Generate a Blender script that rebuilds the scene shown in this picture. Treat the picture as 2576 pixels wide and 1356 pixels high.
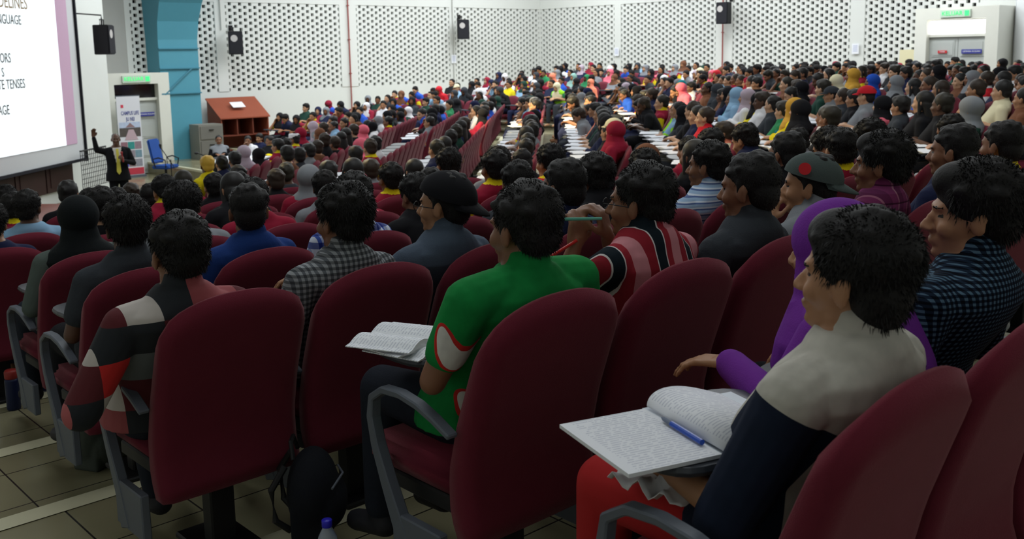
import bpy, bmesh, math, random
from math import *
from mathutils import Vector, Matrix, noise
import numpy as np
R_ = random.Random(7)
SC = bpy.context.scene
for o in list(bpy.data.objects): bpy.data.objects.remove(o)

# ------------------------------------------------------------------ camera
FPX, CX, CY = 2500.0, 1288.0, 519.0
YAW, PITCH, ROLL = radians(47.5), radians(8.65), radians(-1.05)
_F = Vector((cos(YAW)*cos(PITCH), sin(YAW)*cos(PITCH), -sin(PITCH)))
_R = Vector((sin(YAW), -cos(YAW), 0)); _U = _R.cross(_F)
_R2 = cos(ROLL)*_R + sin(ROLL)*_U; _U2 = -sin(ROLL)*_R + cos(ROLL)*_U
def ray(x, y): return _F + _R2*((x-CX)/FPX) - _U2*((y-CY)/FPX)
def atz(x, y, z): d = ray(x, y); return d*(z/d.z)
def atY(x, y, Y): d = ray(x, y); return d*(Y/d.y)
def atX(x, y, X): d = ray(x, y); return d*(X/d.x)
def proj(p):
    p = Vector(p); w = p.dot(_F); return CX+FPX*p.dot(_R2)/w, CY-FPX*p.dot(_U2)/w, w
cam = bpy.data.cameras.new('camera'); co = bpy.data.objects.new('camera', cam); SC.collection.objects.link(co)
co.matrix_world = Matrix(((_R2.x, _U2.x, -_F.x, 0), (_R2.y, _U2.y, -_F.y, 0), (_R2.z, _U2.z, -_F.z, 0), (0, 0, 0, 1)))
cam.sensor_width = 36; cam.sensor_fit = 'HORIZONTAL'; cam.lens = FPX/2576*36
cam.shift_y = -(678-CY)/2576; cam.clip_start = .05; cam.clip_end = 200
cam.dof.use_dof = True; cam.dof.focus_distance = 3.4; cam.dof.aperture_fstop = 6.5
SC.camera = co
# ------------------------------------------------------------------ world, exposure, lamps
W_ = bpy.data.worlds.new('world'); SC.world = W_; W_.use_nodes = True
W_.node_tree.nodes['Background'].inputs[0].default_value = (.75, .85, 1, 1)
W_.node_tree.nodes['Background'].inputs[1].default_value = .05
SC.view_settings.view_transform = 'Standard'; SC.view_settings.look = 'None'
SC.view_settings.exposure = 0.0; SC.view_settings.gamma = 1; SC.view_settings.use_curve_mapping = False
def area(name, loc, rot, sx, sy, power, col=(1, 1, 1)):
    l = bpy.data.lights.new(name, 'AREA'); l.shape = 'RECTANGLE'; l.size = sx; l.size_y = sy; l.energy = power; l.color = col
    o = bpy.data.objects.new(name, l); SC.collection.objects.link(o); o.location = loc; o.rotation_euler = rot; return o
COOL = (.93, .98, 1.0)
for (x, y, p) in [(12, 23, 400), (18, 23.5, 380), (23.5, 24, 350), (23, 18, 350), (23, 12, 400), (17, 17, 330), (13, 10, 150), (8, 15, 130), (9, 4, 120), (3.5, 6.5, 125), (1.6, 2.2, 48)]:
    area('unseen_area_light', (x, y, 4.7), (0, 0, 0), 3.2, 3.2, p, COOL)  # unseen ceiling lighting; those over the near seats are added fill
# warm stage spotlight hung in the roof, aimed at the middle block
sp = bpy.data.lights.new('spotlight', 'SPOT'); sp.energy = 16000; sp.color = (1, .80, .42); sp.spot_size = radians(24); sp.spot_blend = .7; sp.shadow_soft_size = .15
so = bpy.data.objects.new('spotlight', sp); SC.collection.objects.link(so); so.location = (5.5, 15.5, 4.6)
so.rotation_euler = (Vector((14.2, 12.8, -1.6))-Vector(so.location)).to_track_quat('-Z', 'Y').to_euler()
sp = bpy.data.lights.new('spotlight', 'SPOT'); sp.energy = 2600; sp.color = (1, .80, .42); sp.spot_size = radians(38); sp.spot_blend = .8; sp.shadow_soft_size = .15
so = bpy.data.objects.new('spotlight', sp); SC.collection.objects.link(so); so.location = (5.5, 15.6, 4.6)
so.rotation_euler = (Vector((7.2, 7.0, -1.0))-Vector(so.location)).to_track_quat('-Z', 'Y').to_euler()

# ------------------------------------------------------------------ materials
_M = {}
def srgb(r, g, b):
    f = lambda c: (c/255/12.92) if c/255 <= .04045 else ((c/255+.055)/1.055)**2.4
    return (f(r), f(g), f(b))
def nodes(m):
    nt = m.node_tree; return nt, nt.nodes, nt.links, nt.nodes['Principled BSDF']
def M(name, col=None, rough=.75, metal=0, spec=.3, bump=0, bscale=200, var=0, vscale=6, emit=0, sheen=0):
    if name in _M: return _M[name]
    m = bpy.data.materials.new(name); m.use_nodes = True; nt, N, L, P = nodes(m)
    c = (*col, 1); P.inputs['Base Color'].default_value = c; P.inputs['Roughness'].default_value = rough
    P.inputs['Metallic'].default_value = metal; P.inputs['Specular IOR Level'].default_value = spec
    if sheen: P.inputs['Sheen Weight'].default_value = sheen; P.inputs['Sheen Roughness'].default_value = .4; P.inputs['Sheen Tint'].default_value = (1, .6, .6, 1)
    if emit: P.inputs['Emission Color'].default_value = c; P.inputs['Emission Strength'].default_value = emit
    tc = N.new('ShaderNodeTexCoord')
    if var:
        n = N.new('ShaderNodeTexNoise'); n.inputs['Scale'].default_value = vscale; n.inputs['Detail'].default_value = 4
        L.new(tc.outputs['Object'], n.inputs['Vector'])
        mx = N.new('ShaderNodeMix'); mx.data_type = 'RGBA'; L.new(n.outputs['Fac'], mx.inputs['Factor'])
        mx.inputs[6].default_value = tuple(x*(1-var) for x in col)+(1,); mx.inputs[7].default_value = tuple(min(1, x*(1+var)) for x in col)+(1,)
        L.new(mx.outputs[2], P.inputs['Base Color'])
    if bump:
        n = N.new('ShaderNodeTexNoise'); n.inputs['Scale'].default_value = bscale; L.new(tc.outputs['Object'], n.inputs['Vector'])
        b = N.new('ShaderNodeBump'); b.inputs['Strength'].default_value = bump; b.inputs['Distance'].default_value = .004
        L.new(n.outputs['Fac'], b.inputs['Height']); L.new(b.outputs['Normal'], P.inputs['Normal'])
    _M[name] = m; return m
def cloth(name, r, g, b, **k): return M(name, srgb(r, g, b), rough=.9, spec=.15, bump=.25, var=.12, vscale=9, **k)
def bands(name, axis, period, stops, axis2=None, stops2=None, period2=None, rough=.9, mixmode='MULTIPLY', diag=0):
    """woven stripes / checks in the garment's own coordinates"""
    if name in _M: return _M[name]
    m = bpy.data.materials.new(name); m.use_nodes = True; nt, N, L, P = nodes(m); P.inputs['Roughness'].default_value = rough; P.inputs['Specular IOR Level'].default_value = .15
    tc = N.new('ShaderNodeTexCoord'); sx = N.new('ShaderNodeSeparateXYZ')
    mp = N.new('ShaderNodeMapping'); mp.inputs['Rotation'].default_value = (0, diag, 0)
    L.new(tc.outputs['Object'], mp.inputs['Vector']); L.new(mp.outputs['Vector'], sx.inputs[0])
    def one(ax, per, st):
        a = N.new('ShaderNodeMath'); a.operation = 'DIVIDE'; L.new(sx.outputs[ax], a.inputs[0]); a.inputs[1].default_value = per
        fr = N.new('ShaderNodeMath'); fr.operation = 'FRACT'; L.new(a.outputs[0], fr.inputs[0])
        cr = N.new('ShaderNodeValToRGB'); cr.color_ramp.interpolation = 'CONSTANT'; L.new(fr.outputs[0], cr.inputs[0])
        el = cr.color_ramp.elements
        for i, (p, c) in enumerate(st):
            e = el[i] if i < 2 else el.new(p)
            e.position = p; e.color = (*srgb(*c), 1)
        return cr
    c1 = one(axis, period, stops)
    if axis2 is None: L.new(c1.outputs[0], P.inputs['Base Color'])
    else:
        c2 = one(axis2, period2 or period, stops2); mx = N.new('ShaderNodeMix'); mx.data_type = 'RGBA'
        if mixmode == 'MIX': mx.inputs['Factor'].default_value = .5
        else: mx.blend_type = mixmode; mx.inputs['Factor'].default_value = 1
        L.new(c1.outputs[0], mx.inputs[6]); L.new(c2.outputs[0], mx.inputs[7]); L.new(mx.outputs[2], P.inputs['Base Color'])
    _M[name] = m; return m

SKIN = [M('skin_tan', srgb(166, 120, 88), rough=.5, spec=.4, var=.08), M('skin_brown', srgb(128, 86, 62), rough=.5, spec=.4, var=.08),
        M('skin_dark', srgb(88, 58, 42), rough=.5, spec=.4, var=.08), M('skin_fair', srgb(196, 152, 120), rough=.5, spec=.4, var=.08)]
HAIR = M('hair_black', (.011, .010, .010), rough=.6, spec=.22, bump=.3, bscale=160)
HAIRB = M('hair_dark_brown', (.03, .02, .014), rough=.45, spec=.5, bump=.6, bscale=160)
def objcol(name, rough=.9, spec=.15, bump=.25, bs=200):
    m = bpy.data.materials.new(name); m.use_nodes = True; nt, N, L, P = nodes(m); P.inputs['Roughness'].default_value = rough; P.inputs['Specular IOR Level'].default_value = spec
    oi = N.new('ShaderNodeObjectInfo'); L.new(oi.outputs['Color'], P.inputs['Base Color']); return m
OCC = objcol('crowd_cloth'); OCS = objcol('crowd_skin', .5, .4); OCH = objcol('crowd_hair', .55, .3)
EYE = M('eye', (.02, .015, .012), rough=.2)
RED = M('seat_fabric', srgb(106, 38, 52), rough=.95, spec=.08, bump=.35, bscale=500, var=.10, vscale=12, sheen=.25)
GREYP = M('grey_plastic', srgb(92, 98, 108), rough=.5, spec=.4)
DARKM = M('dark_metal', srgb(28, 28, 30), rough=.5)
TABL = M('tablet_top', srgb(54, 58, 66), rough=.35, spec=.5)
TABR = M('tablet_rim', srgb(24, 26, 30), rough=.5)
PAPER = M('paper', srgb(236, 238, 244), rough=.8, spec=.1)
WALL = M('wall_paint', srgb(218, 220, 216), rough=.85, spec=.1, var=.03, vscale=1.3)
WALLG = M('wall_grey', srgb(176, 176, 172), rough=.85, spec=.1, var=.03)
DARKV = M('painted_dark_backing', (.012, .012, .014), rough=.9)  # dark backing sheet stands in for the unlit space behind the bricks
BLACK = M('speaker_black', srgb(22, 22, 26), rough=.6)

def print_mat(name, col=(176, 180, 198), pr=.010, width=.19):
    """paper with rows of small print"""
    if name in _M: return _M[name]
    m = bpy.data.materials.new(name); m.use_nodes = True; nt, N, L, P = nodes(m); P.inputs['Roughness'].default_value = .8
    tc = N.new('ShaderNodeTexCoord'); s = N.new('ShaderNodeSeparateXYZ'); L.new(tc.outputs['Object'], s.inputs[0])
    def mth(op, a, b):
        n = N.new('ShaderNodeMath'); n.operation = op
        for i, v in enumerate((a, b)):
            if v is None: continue
            if isinstance(v, (int, float)): n.inputs[i].default_value = v
            else: L.new(v, n.inputs[i])
        return n.outputs[0]
    row = mth('DIVIDE', s.outputs[1], pr); fr = mth('FRACT', row, None); line = mth('LESS_THAN', fr, .34)
    nz = N.new('ShaderNodeTexNoise'); nz.inputs['Scale'].default_value = 1; nz.inputs['Detail'].default_value = 1
    cb = N.new('ShaderNodeCombineXYZ'); L.new(mth('MULTIPLY', s.outputs[0], 90), cb.inputs[0]); L.new(mth('MULTIPLY', mth('FLOOR', row, None), 7.3), cb.inputs[1])
    L.new(cb.outputs[0], nz.inputs['Vector']); word = mth('GREATER_THAN', nz.outputs['Fac'], .42)
    ax = mth('ABSOLUTE', s.outputs[0], None)
    marg = mth('MULTIPLY', mth('GREATER_THAN', ax, .012), mth('LESS_THAN', ax, width))
    f = mth('MULTIPLY', mth('MULTIPLY', line, word), marg)
    mx = N.new('ShaderNodeMix'); mx.data_type = 'RGBA'; L.new(mth('MULTIPLY', f, .62), mx.inputs['Factor'])
    mx.inputs[6].default_value = (*srgb(238, 240, 246), 1); mx.inputs[7].default_value = (*srgb(*col), 1)
    L.new(mx.outputs[2], P.inputs['Base Color']); _M[name] = m; return m
PRINT = print_mat('printed_paper')

# ------------------------------------------------------------------ mesh helpers
COL = SC.collection
def mesh_of(bm, name, mats, smooth=True):
    me = bpy.data.meshes.new(name); bm.normal_update(); bm.to_mesh(me); bm.free()
    for m in (mats if isinstance(mats, (list, tuple)) else [mats]): me.materials.append(m)
    if smooth: me.shade_smooth()
    return me
def link(name, me, parent=None, loc=None, rot=None):
    o = bpy.data.objects.new(name, me); COL.objects.link(o)
    if parent is not None: o.parent = parent
    if loc is not None: o.location = loc
    if rot is not None: o.rotation_euler = rot
    return o
def obj(name, bm, mats, parent=None, smooth=False, loc=None, rot=None): return link(name, mesh_of(bm, name, mats, smooth), parent, loc, rot)
def struct(name, bm, mats, smooth=False):
    o = obj(name, bm, mats, None, smooth); o['kind'] = 'structure'; return o
def tag(o, label, cat, group=None, kind=None):
    if label: o['label'] = label
    o['category'] = cat
    if group: o['group'] = group
    if kind: o['kind'] = kind
    return o
def thing(name, label, cat, loc=(0, 0, 0), rz=0, group=None):
    o = bpy.data.objects.new(name, None); COL.objects.link(o); o.location = loc; o.rotation_euler = (0, 0, rz); o.empty_display_size = .1
    return tag(o, label, cat, group)
def box(bm, c, s, rz=0, mat=0, rx=0):
    Mx = Matrix.Translation(c) @ Matrix.Rotation(rz, 4, 'Z') @ Matrix.Rotation(rx, 4, 'X') @ Matrix.Diagonal((s[0], s[1], s[2], 1))
    r = bmesh.ops.create_cube(bm, size=1, matrix=Mx)
    if mat:
        for f in {f for v in r['verts'] for f in v.link_faces}: f.material_index = mat
    return r['verts']
def ell(bm, c, r, seg=20, rot=None):
    Mx = Matrix.Translation(c) @ (rot.to_4x4() if rot is not None else Matrix.Identity(4)) @ Matrix.Diagonal((r[0], r[1], r[2], 1))
    return bmesh.ops.create_uvsphere(bm, u_segments=seg, v_segments=max(8, seg*2//3), radius=1, matrix=Mx)['verts']
def rings(bm, R, closed=True):
    """skin a list of rings (lists of points) into a closed shape"""
    vs = [[bm.verts.new(p) for p in r] for r in R]; n = len(vs[0])
    for a, b in zip(vs, vs[1:]):
        for i in range(n): bm.faces.new((a[i], a[(i+1) % n], b[(i+1) % n], b[i]))
    if closed:
        bm.faces.new(list(reversed(vs[0]))); bm.faces.new(vs[-1])
    return vs
def cone(bm, p0, r0, p1, r1, seg=14):
    """tapered limb with round ends"""
    p0, p1 = Vector(p0), Vector(p1); d = (p1-p0)
    if d.length < 1e-5: return
    q = d.to_track_quat('Z', 'Y'); Ln = d.length; Rr = []
    for t in (-1, -.85, -.5, 0): Rr.append((t*r0, r0*sqrt(max(.02, 1-t*t))))
    for t in (0, .5, .85, 1): Rr.append((Ln+t*r1, r1*sqrt(max(.02, 1-t*t))))
    rings(bm, [[p0+q @ Vector((r*cos(2*pi*i/seg), r*sin(2*pi*i/seg), z)) for i in range(seg)] for z, r in Rr])
def tube(bm, pts, r, seg=8, mat=0):
    pts = [Vector(p) for p in pts]; R2 = []
    up = Vector((0, 0, 1))
    for i, p in enumerate(pts):
        d = (pts[min(i+1, len(pts)-1)]-pts[max(i-1, 0)]).normalized()
        a = d.cross(up);
        if a.length < .05: a = d.cross(Vector((1, 0, 0)))
        a.normalize(); b = d.cross(a); rr = r[i] if isinstance(r, (list, tuple)) else r
        R2.append([p+a*rr*cos(2*pi*k/seg)+b*rr*sin(2*pi*k/seg) for k in range(seg)])
    vs = rings(bm, R2)
    if mat:
        for ring in vs:
            for v in ring:
                for f in v.link_faces: f.material_index = mat
def loft(bm, secs, seg=24, p=2.3):
    """torso-like shape: (cx,cy,cz,rx,ry) superellipse sections"""
    R2 = []
    for (cx, cy, cz, rx, ry) in secs:
        r = []
        for i in range(seg):
            a = 2*pi*i/seg; c, s = cos(a), sin(a)
            r.append(Vector((cx+rx*math.copysign(abs(c)**(2/p), c), cy+ry*math.copysign(abs(s)**(2/p), s), cz)))
        R2.append(r)
    rings(bm, R2)
def remesh(bm, vox, smooth=2, sf=.5):
    me = bpy.data.meshes.new('tmp'); bmesh.ops.recalc_face_normals(bm, faces=bm.faces); bm.to_mesh(me); bm.free()
    o = bpy.data.objects.new('tmp', me); COL.objects.link(o)
    m = o.modifiers.new('r', 'REMESH'); m.mode = 'VOXEL'; m.voxel_size = vox; m.adaptivity = 0
    s = o.modifiers.new('s', 'SMOOTH'); s.iterations = smooth; s.factor = sf
    dg = bpy.context.evaluated_depsgraph_get(); dg.update()
    out = bpy.data.meshes.new_from_object(o.evaluated_get(dg)); bpy.data.objects.remove(o); bpy.data.meshes.remove(me)
    out.shade_smooth(); return out
def setmats(me, mats):
    idx = np.zeros(len(me.polygons), np.int32); me.polygons.foreach_get('material_index', idx)
    me.materials.clear()
    for m in mats: me.materials.append(m)
    if len(mats) > 1: me.polygons.foreach_set('material_index', np.minimum(idx, len(mats)-1))
    return me
def slot_by(me, fn):
    n = len(me.polygons); c = np.zeros(n*3); me.polygons.foreach_get('center', c); c = c.reshape(-1, 3)
    idx = fn(c).astype(np.int32); me.polygons.foreach_set('material_index', idx); me.update()
def bevel_all(bm, w=.01, seg=2):
    bmesh.ops.bevel(bm, geom=list(bm.edges), offset=w, segments=seg, affect='EDGES', clamp_overlap=True)

# ------------------------------------------------------------------ hall geometry (octagon-norm rake around the stage corner)
SX, SY = -1.9, 28.0            # stage corner of the square hall
XB = 27.3                      # rear wall
ZN, RISE, PITCHR = -1.57, .1, 1.05
def rowd(k): return 26.24-PITCHR*k
def rowfloor(k): return ZN-RISE*max(k, 0)+(.05 if k < 0 else 0)
T8 = tan(radians(22.5)); KMAX = 12
def P8(d):
    x1 = min(SX+T8*d, XB); xr = min(SX+d, XB); y1 = max(28-T8*d, -1.3)
    return [(SX, max(28-d, -1.3)), (SX+T8*d, 28-d), (SX+d, 28-T8*d), (SX+d, 28)]
FL0 = -3.1
TILE = bpy.data.materials.new('floor_tiles'); TILE.use_nodes = True; nt, N, L, P = nodes(TILE)
tc = N.new('ShaderNodeTexCoord'); br = N.new('ShaderNodeTexBrick'); br.offset = 0; br.inputs['Scale'].default_value = 1
br.inputs['Brick Width'].default_value = .4; br.inputs['Row Height'].default_value = .4; br.inputs['Mortar Size'].default_value = .004
br.inputs['Color1'].default_value = (*srgb(146, 141, 112), 1); br.inputs['Color2'].default_value = (*srgb(132, 127, 100), 1); br.inputs['Mortar'].default_value = (*srgb(46, 44, 40), 1)
L.new(tc.outputs['Object'], br.inputs['Vector']); L.new(br.outputs['Color'], P.inputs['Base Color'])
n = N.new('ShaderNodeTexNoise'); n.inputs['Scale'].default_value = 3; L.new(tc.outputs['Object'], n.inputs['Vector'])
mr = N.new('ShaderNodeMapRange'); mr.inputs[3].default_value = .12; mr.inputs[4].default_value = .34; L.new(n.outputs['Fac'], mr.inputs[0]); L.new(mr.outputs[0], P.inputs['Roughness'])
NOSE = M('step_nosing', srgb(206, 202, 172), rough=.35, spec=.5, var=.06)
bm = bmesh.new()
def strip(bm, A, B, za, zb):
    a = [bm.verts.new((x, y, za)) for x, y in A]; b = [bm.verts.new((x, y, zb)) for x, y in B]
    for i in range(len(a)-1): bm.faces.new((a[i], a[i+1], b[i+1], b[i]))
nb = bmesh.new()
for k in range(0, KMAX+1):
    d0 = rowd(k)+1.05-.22 if k > 0 else 26.24+1.05-.22; d1 = rowd(k)-.22; z = rowfloor(k)
    dl = d1 if k < KMAX else d1-.3
    strip(bm, P8(dl), P8(d0), z, z)
    strip(bm, P8(dl), P8(dl), z-(RISE if k < KMAX else FL0*-1+z), z)
    A, B = P8(dl-.012), P8(dl+.10)       # light nosing tile at each tread edge
    strip(nb, B, A, z+.004, z+.004); strip(nb, A, A, z+.004, z-.05)
zz = ZN+.05
d0 = 26.24+.83
strip(bm, P8(d0), P8(d0), ZN, zz); A = P8(d0); Bq = [(SX, -1.3), (SX+T8*29.3, -1.3), (26.5, 1), (XB+1, 28)]
v = [bm.verts.new((x, y, zz)) for x, y in (A+[(XB+1, 28), (XB+1, -1.3), (SX, -1.3)])]
f = bm.faces.new(v); bmesh.ops.triangulate(bm, faces=[f])
f = bm.faces.new([bm.verts.new((x, y, FL0)) for x, y in P8(rowd(KMAX)-.52)+[(SX, 28)]])
bmesh.ops.recalc_face_normals(bm, faces=bm.faces)
for f in bm.faces:
    if abs(f.normal.z) > .9 and f.normal.z < 0: f.normal_flip()
struct('floor', bm, TILE); struct('trim_1', nb, NOSE)

# walls with pierced brick screens -----------------------------------------------------------
ZB, ZT, ZC = -.93, 1.72, 5.0
BRH, BRP = .0946, .325
def wall_with_screens(name, length, panels, along):
    """along(u, out, z): u metres along the wall, out metres into the hall"""
    bm = bmesh.new()
    def bx(u0, u1, o0, o1, z0, z1, mat=0):
        vs = [bm.verts.new(along(u, o, z)) for z in (z0, z1) for (u, o) in ((u0, o0), (u1, o0), (u1, o1), (u0, o1))]
        for q in ((0, 1, 2, 3), (7, 6, 5, 4), (0, 4, 5, 1), (1, 5, 6, 2), (2, 6, 7, 3), (3, 7, 4, 0)):
            bm.faces.new([vs[i] for i in q]).material_index = mat
    bx(0, length, -.12, 0, -3.3, ZB); bx(0, length, -.12, .02, ZT, ZC)
    u = 0
    for (a, b) in panels:
        if a > u: bx(u, a, -.12, .02, ZB, ZT)
        u = b
    if u < length: bx(u, length, -.12, .02, ZB, ZT)
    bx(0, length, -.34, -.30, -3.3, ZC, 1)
    for (a, b) in panels:
        nr = int(round((ZT-ZB)/BRH)); nc = max(1, int(round((b-a)/BRP))); w = (b-a)/nc; h = (ZT-ZB)/nr
        for r in range(nr):
            s = 0 if r % 2 == 0 else .5
            for c in range(-1, nc+1):
                u0 = a+(c+s)*w+.055; u1 = u0+w-.105
                u0 = max(a, u0); u1 = min(b, u1)
                if u1-u0 > .01: bx(u0, u1, -.12, .0, ZB+r*h, ZB+(r+1)*h)
    bmesh.ops.recalc_face_normals(bm, faces=bm.faces)
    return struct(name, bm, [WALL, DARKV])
# side wall at Y=28 (x from 8 to 27.3) and rear wall at X=27.3 (y from 28 down to 10.4)
X0 = 11.15
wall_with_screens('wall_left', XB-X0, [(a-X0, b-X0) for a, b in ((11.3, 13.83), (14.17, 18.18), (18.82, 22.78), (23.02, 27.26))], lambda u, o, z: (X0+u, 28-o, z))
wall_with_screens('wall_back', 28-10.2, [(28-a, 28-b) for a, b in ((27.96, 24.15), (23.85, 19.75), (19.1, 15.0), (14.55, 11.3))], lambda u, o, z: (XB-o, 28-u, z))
def wallbox(name, pts, z0=-3.3, z1=ZC, mat=WALL, th=.15):
    bm = bmesh.new()
    for (x0, y0), (x1, y1) in zip(pts, pts[1:]):
        d = Vector((x1-x0, y1-y0, 0)); n_ = Vector((-d.y, d.x, 0)).normalized()*th
        q = [Vector((x0, y0, 0)), Vector((x1, y1, 0)), Vector((x1, y1, 0))+n_, Vector((x0, y0, 0))+n_]
        lo = [bm.verts.new((p.x, p.y, z0)) for p in q]; hi = [bm.verts.new((p.x, p.y, z1)) for p in q]
        bm.faces.new(lo[::-1]); bm.faces.new(hi)
        for i in range(4): bm.faces.new((lo[i], lo[(i+1) % 4], hi[(i+1) % 4], hi[i]))
    return struct(name, bm, mat)
wallbox('wall_corner', [(XB+.0, 10.25), (XB-.1, 10.2), (16.0, -1.3)][::-1], mat=M('corner_wall_paint', srgb(226, 228, 230), rough=.85, var=.03))
wallbox('wall_near', [(-2.05, -1.3), (16.2, -1.3)][::-1])
wallbox('wall_right', [(SX, -1.3), (SX, 19)])
wallbox('wall_alcove', [(8.3, 28.0), (X0, 28.0)], mat=WALLG)  # alcove wall in one even grey tone
# stage wall on the diagonal, s = 10
def onS(s, t): return (SX+(s+t)*.70710678, 28-(s-t)*.70710678)
SW = 10.0
e = onS(SW, 1.62*1.0)
def tS(px, py, s=SW):
    d = ray(px, py); c = s*sqrt(2)-29.9; k = -c/(d.x-d.y)*-1
    k = (c)/(d.x-d.y); p = d*k; return ((p.x-SX)+(p.y-28))*.70710678, p.z
tedge, _ = tS(268, 150)
pts = [onS(SW, tedge), onS(SW, -14)]
wallbox('wall_stage', [pts[1], pts[0]], th=.2)
pe = onS(SW, tedge); wallbox('wall_stage_return', [(pe[0]-.03, pe[1]+.03), (pe[0]-1.9, pe[1]+2.6)], th=.05)
bm = bmesh.new(); box(bm, (13, 13.3, ZC+.1), (31, 31, .2)); struct('ceiling', bm, M('ceiling_paint', srgb(205, 205, 202), rough=.9))
# unseen housings kept over the area lights, added fill among them
for (x, y), pl in zip([(12, 23), (18, 23.5), (23.5, 24), (23, 18), (23, 12), (17, 17), (13, 10), (8, 15), (9, 4), (3.5, 6.5)], ('before the blue column', 'halfway along the side wall', 'in the far hall corner', 'halfway along the rear wall', 'before the rear exit door', 'over the middle of the hall', 'over the middle block of seats', 'in front of the stage', 'of added fill over the rear of the near seats', 'of added fill over the near seats')):
    bm = bmesh.new(); box(bm, (0, 0, 0), (3.3, 3.3, .08)); o = obj('unseen_light_housing', bm, M('lamp_housing', srgb(220, 220, 220)), loc=(x, y, 4.86))
    tag(o, 'unseen square light housing '+pl, 'light', 'unseen light housings')

# blue steel column ----------------------------------------------------------------------------
BLUE = M('column_blue', srgb(84, 152, 172), rough=.55, spec=.3, var=.05, vscale=2); BLUE2 = M('column_blue_dark', srgb(70, 132, 152), rough=.55)
bm = bmesh.new()
prof = [(27.15, -2.85), (27.15, .6), (27.05, 1.1), (26.8, 1.6), (26.4, 2.1), (25.8, 2.7), (25.0, 3.3), (24.0, 3.9)]
back = [(27.98, -2.85), (27.98, .6), (27.98, 1.3), (27.98, 2.2), (27.95, 3.0), (27.6, 3.7), (26.9, 4.3), (26.0, 4.7)]
R2 = []
for i, ((ya, za), (yb, zb)) in enumerate(zip(prof, back)):
    w = .56+.02*i
    R2.append([(12.27-w, ya, za), (12.27+w, ya, za), (12.27+w, yb, zb), (12.27-w, yb, zb)])
rings(bm, R2); bmesh.ops.recalc_face_normals(bm, faces=bm.faces)
colm = obj('steel_column', bm, BLUE); tag(colm, 'tall blue steel column bending inward at the top, right of the exit door', 'column')
for z in (-.9, -.2, .35, 1.28):
    bm = bmesh.new(); box(bm, (12.27, 27.13, z), (1.18, .07, .035)); obj('joint_flange', bm, BLUE2, colm)
bm = bmesh.new(); tube(bm, [(11.78, 27.11, -.92), (12.62, 27.11, -.2)], .022, 6); obj('diagonal_brace', bm, BLUE2, colm)
bm = bmesh.new(); box(bm, (12.27, 27.5, -3.0), (1.35, .95, .34)); tag(obj('column_plinth', bm, WALLG), 'grey concrete plinth under the blue steel column', 'plinth')

# doors ------------------------------------------------------------------------------------------
DFR = M('door_frame_cream', srgb(226, 226, 216), rough=.7, var=.03); DLF = M('door_leaf', srgb(184, 188, 184), rough=.6, var=.03)
SIGNG = M('exit_sign_green', srgb(70, 235, 130), rough=.5, emit=.7); SIGNW = M('exit_sign_panel', srgb(205, 222, 205), rough=.4)
REDS = M('sign_red', srgb(205, 52, 56), rough=.5); BLUES = M('sign_blue', srgb(58, 62, 150), rough=.5)
def text_mesh(s, size, mat, depth=.003, font_bold=0):
    c = bpy.data.curves.new('t', 'FONT'); c.body = s; c.size = size; c.align_x = 'CENTER'; c.align_y = 'CENTER'; c.extrude = depth; c.offset = min(font_bold, .0015); c.resolution_u = 3
    o = bpy.data.objects.new('t', c); COL.objects.link(o); dg = bpy.context.evaluated_depsgraph_get(); dg.update()
    me = bpy.data.meshes.new_from_object(o.evaluated_get(dg)); bpy.data.objects.remove(o); bpy.data.curves.remove(c)
    setmats(me, [mat]); return me
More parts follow.
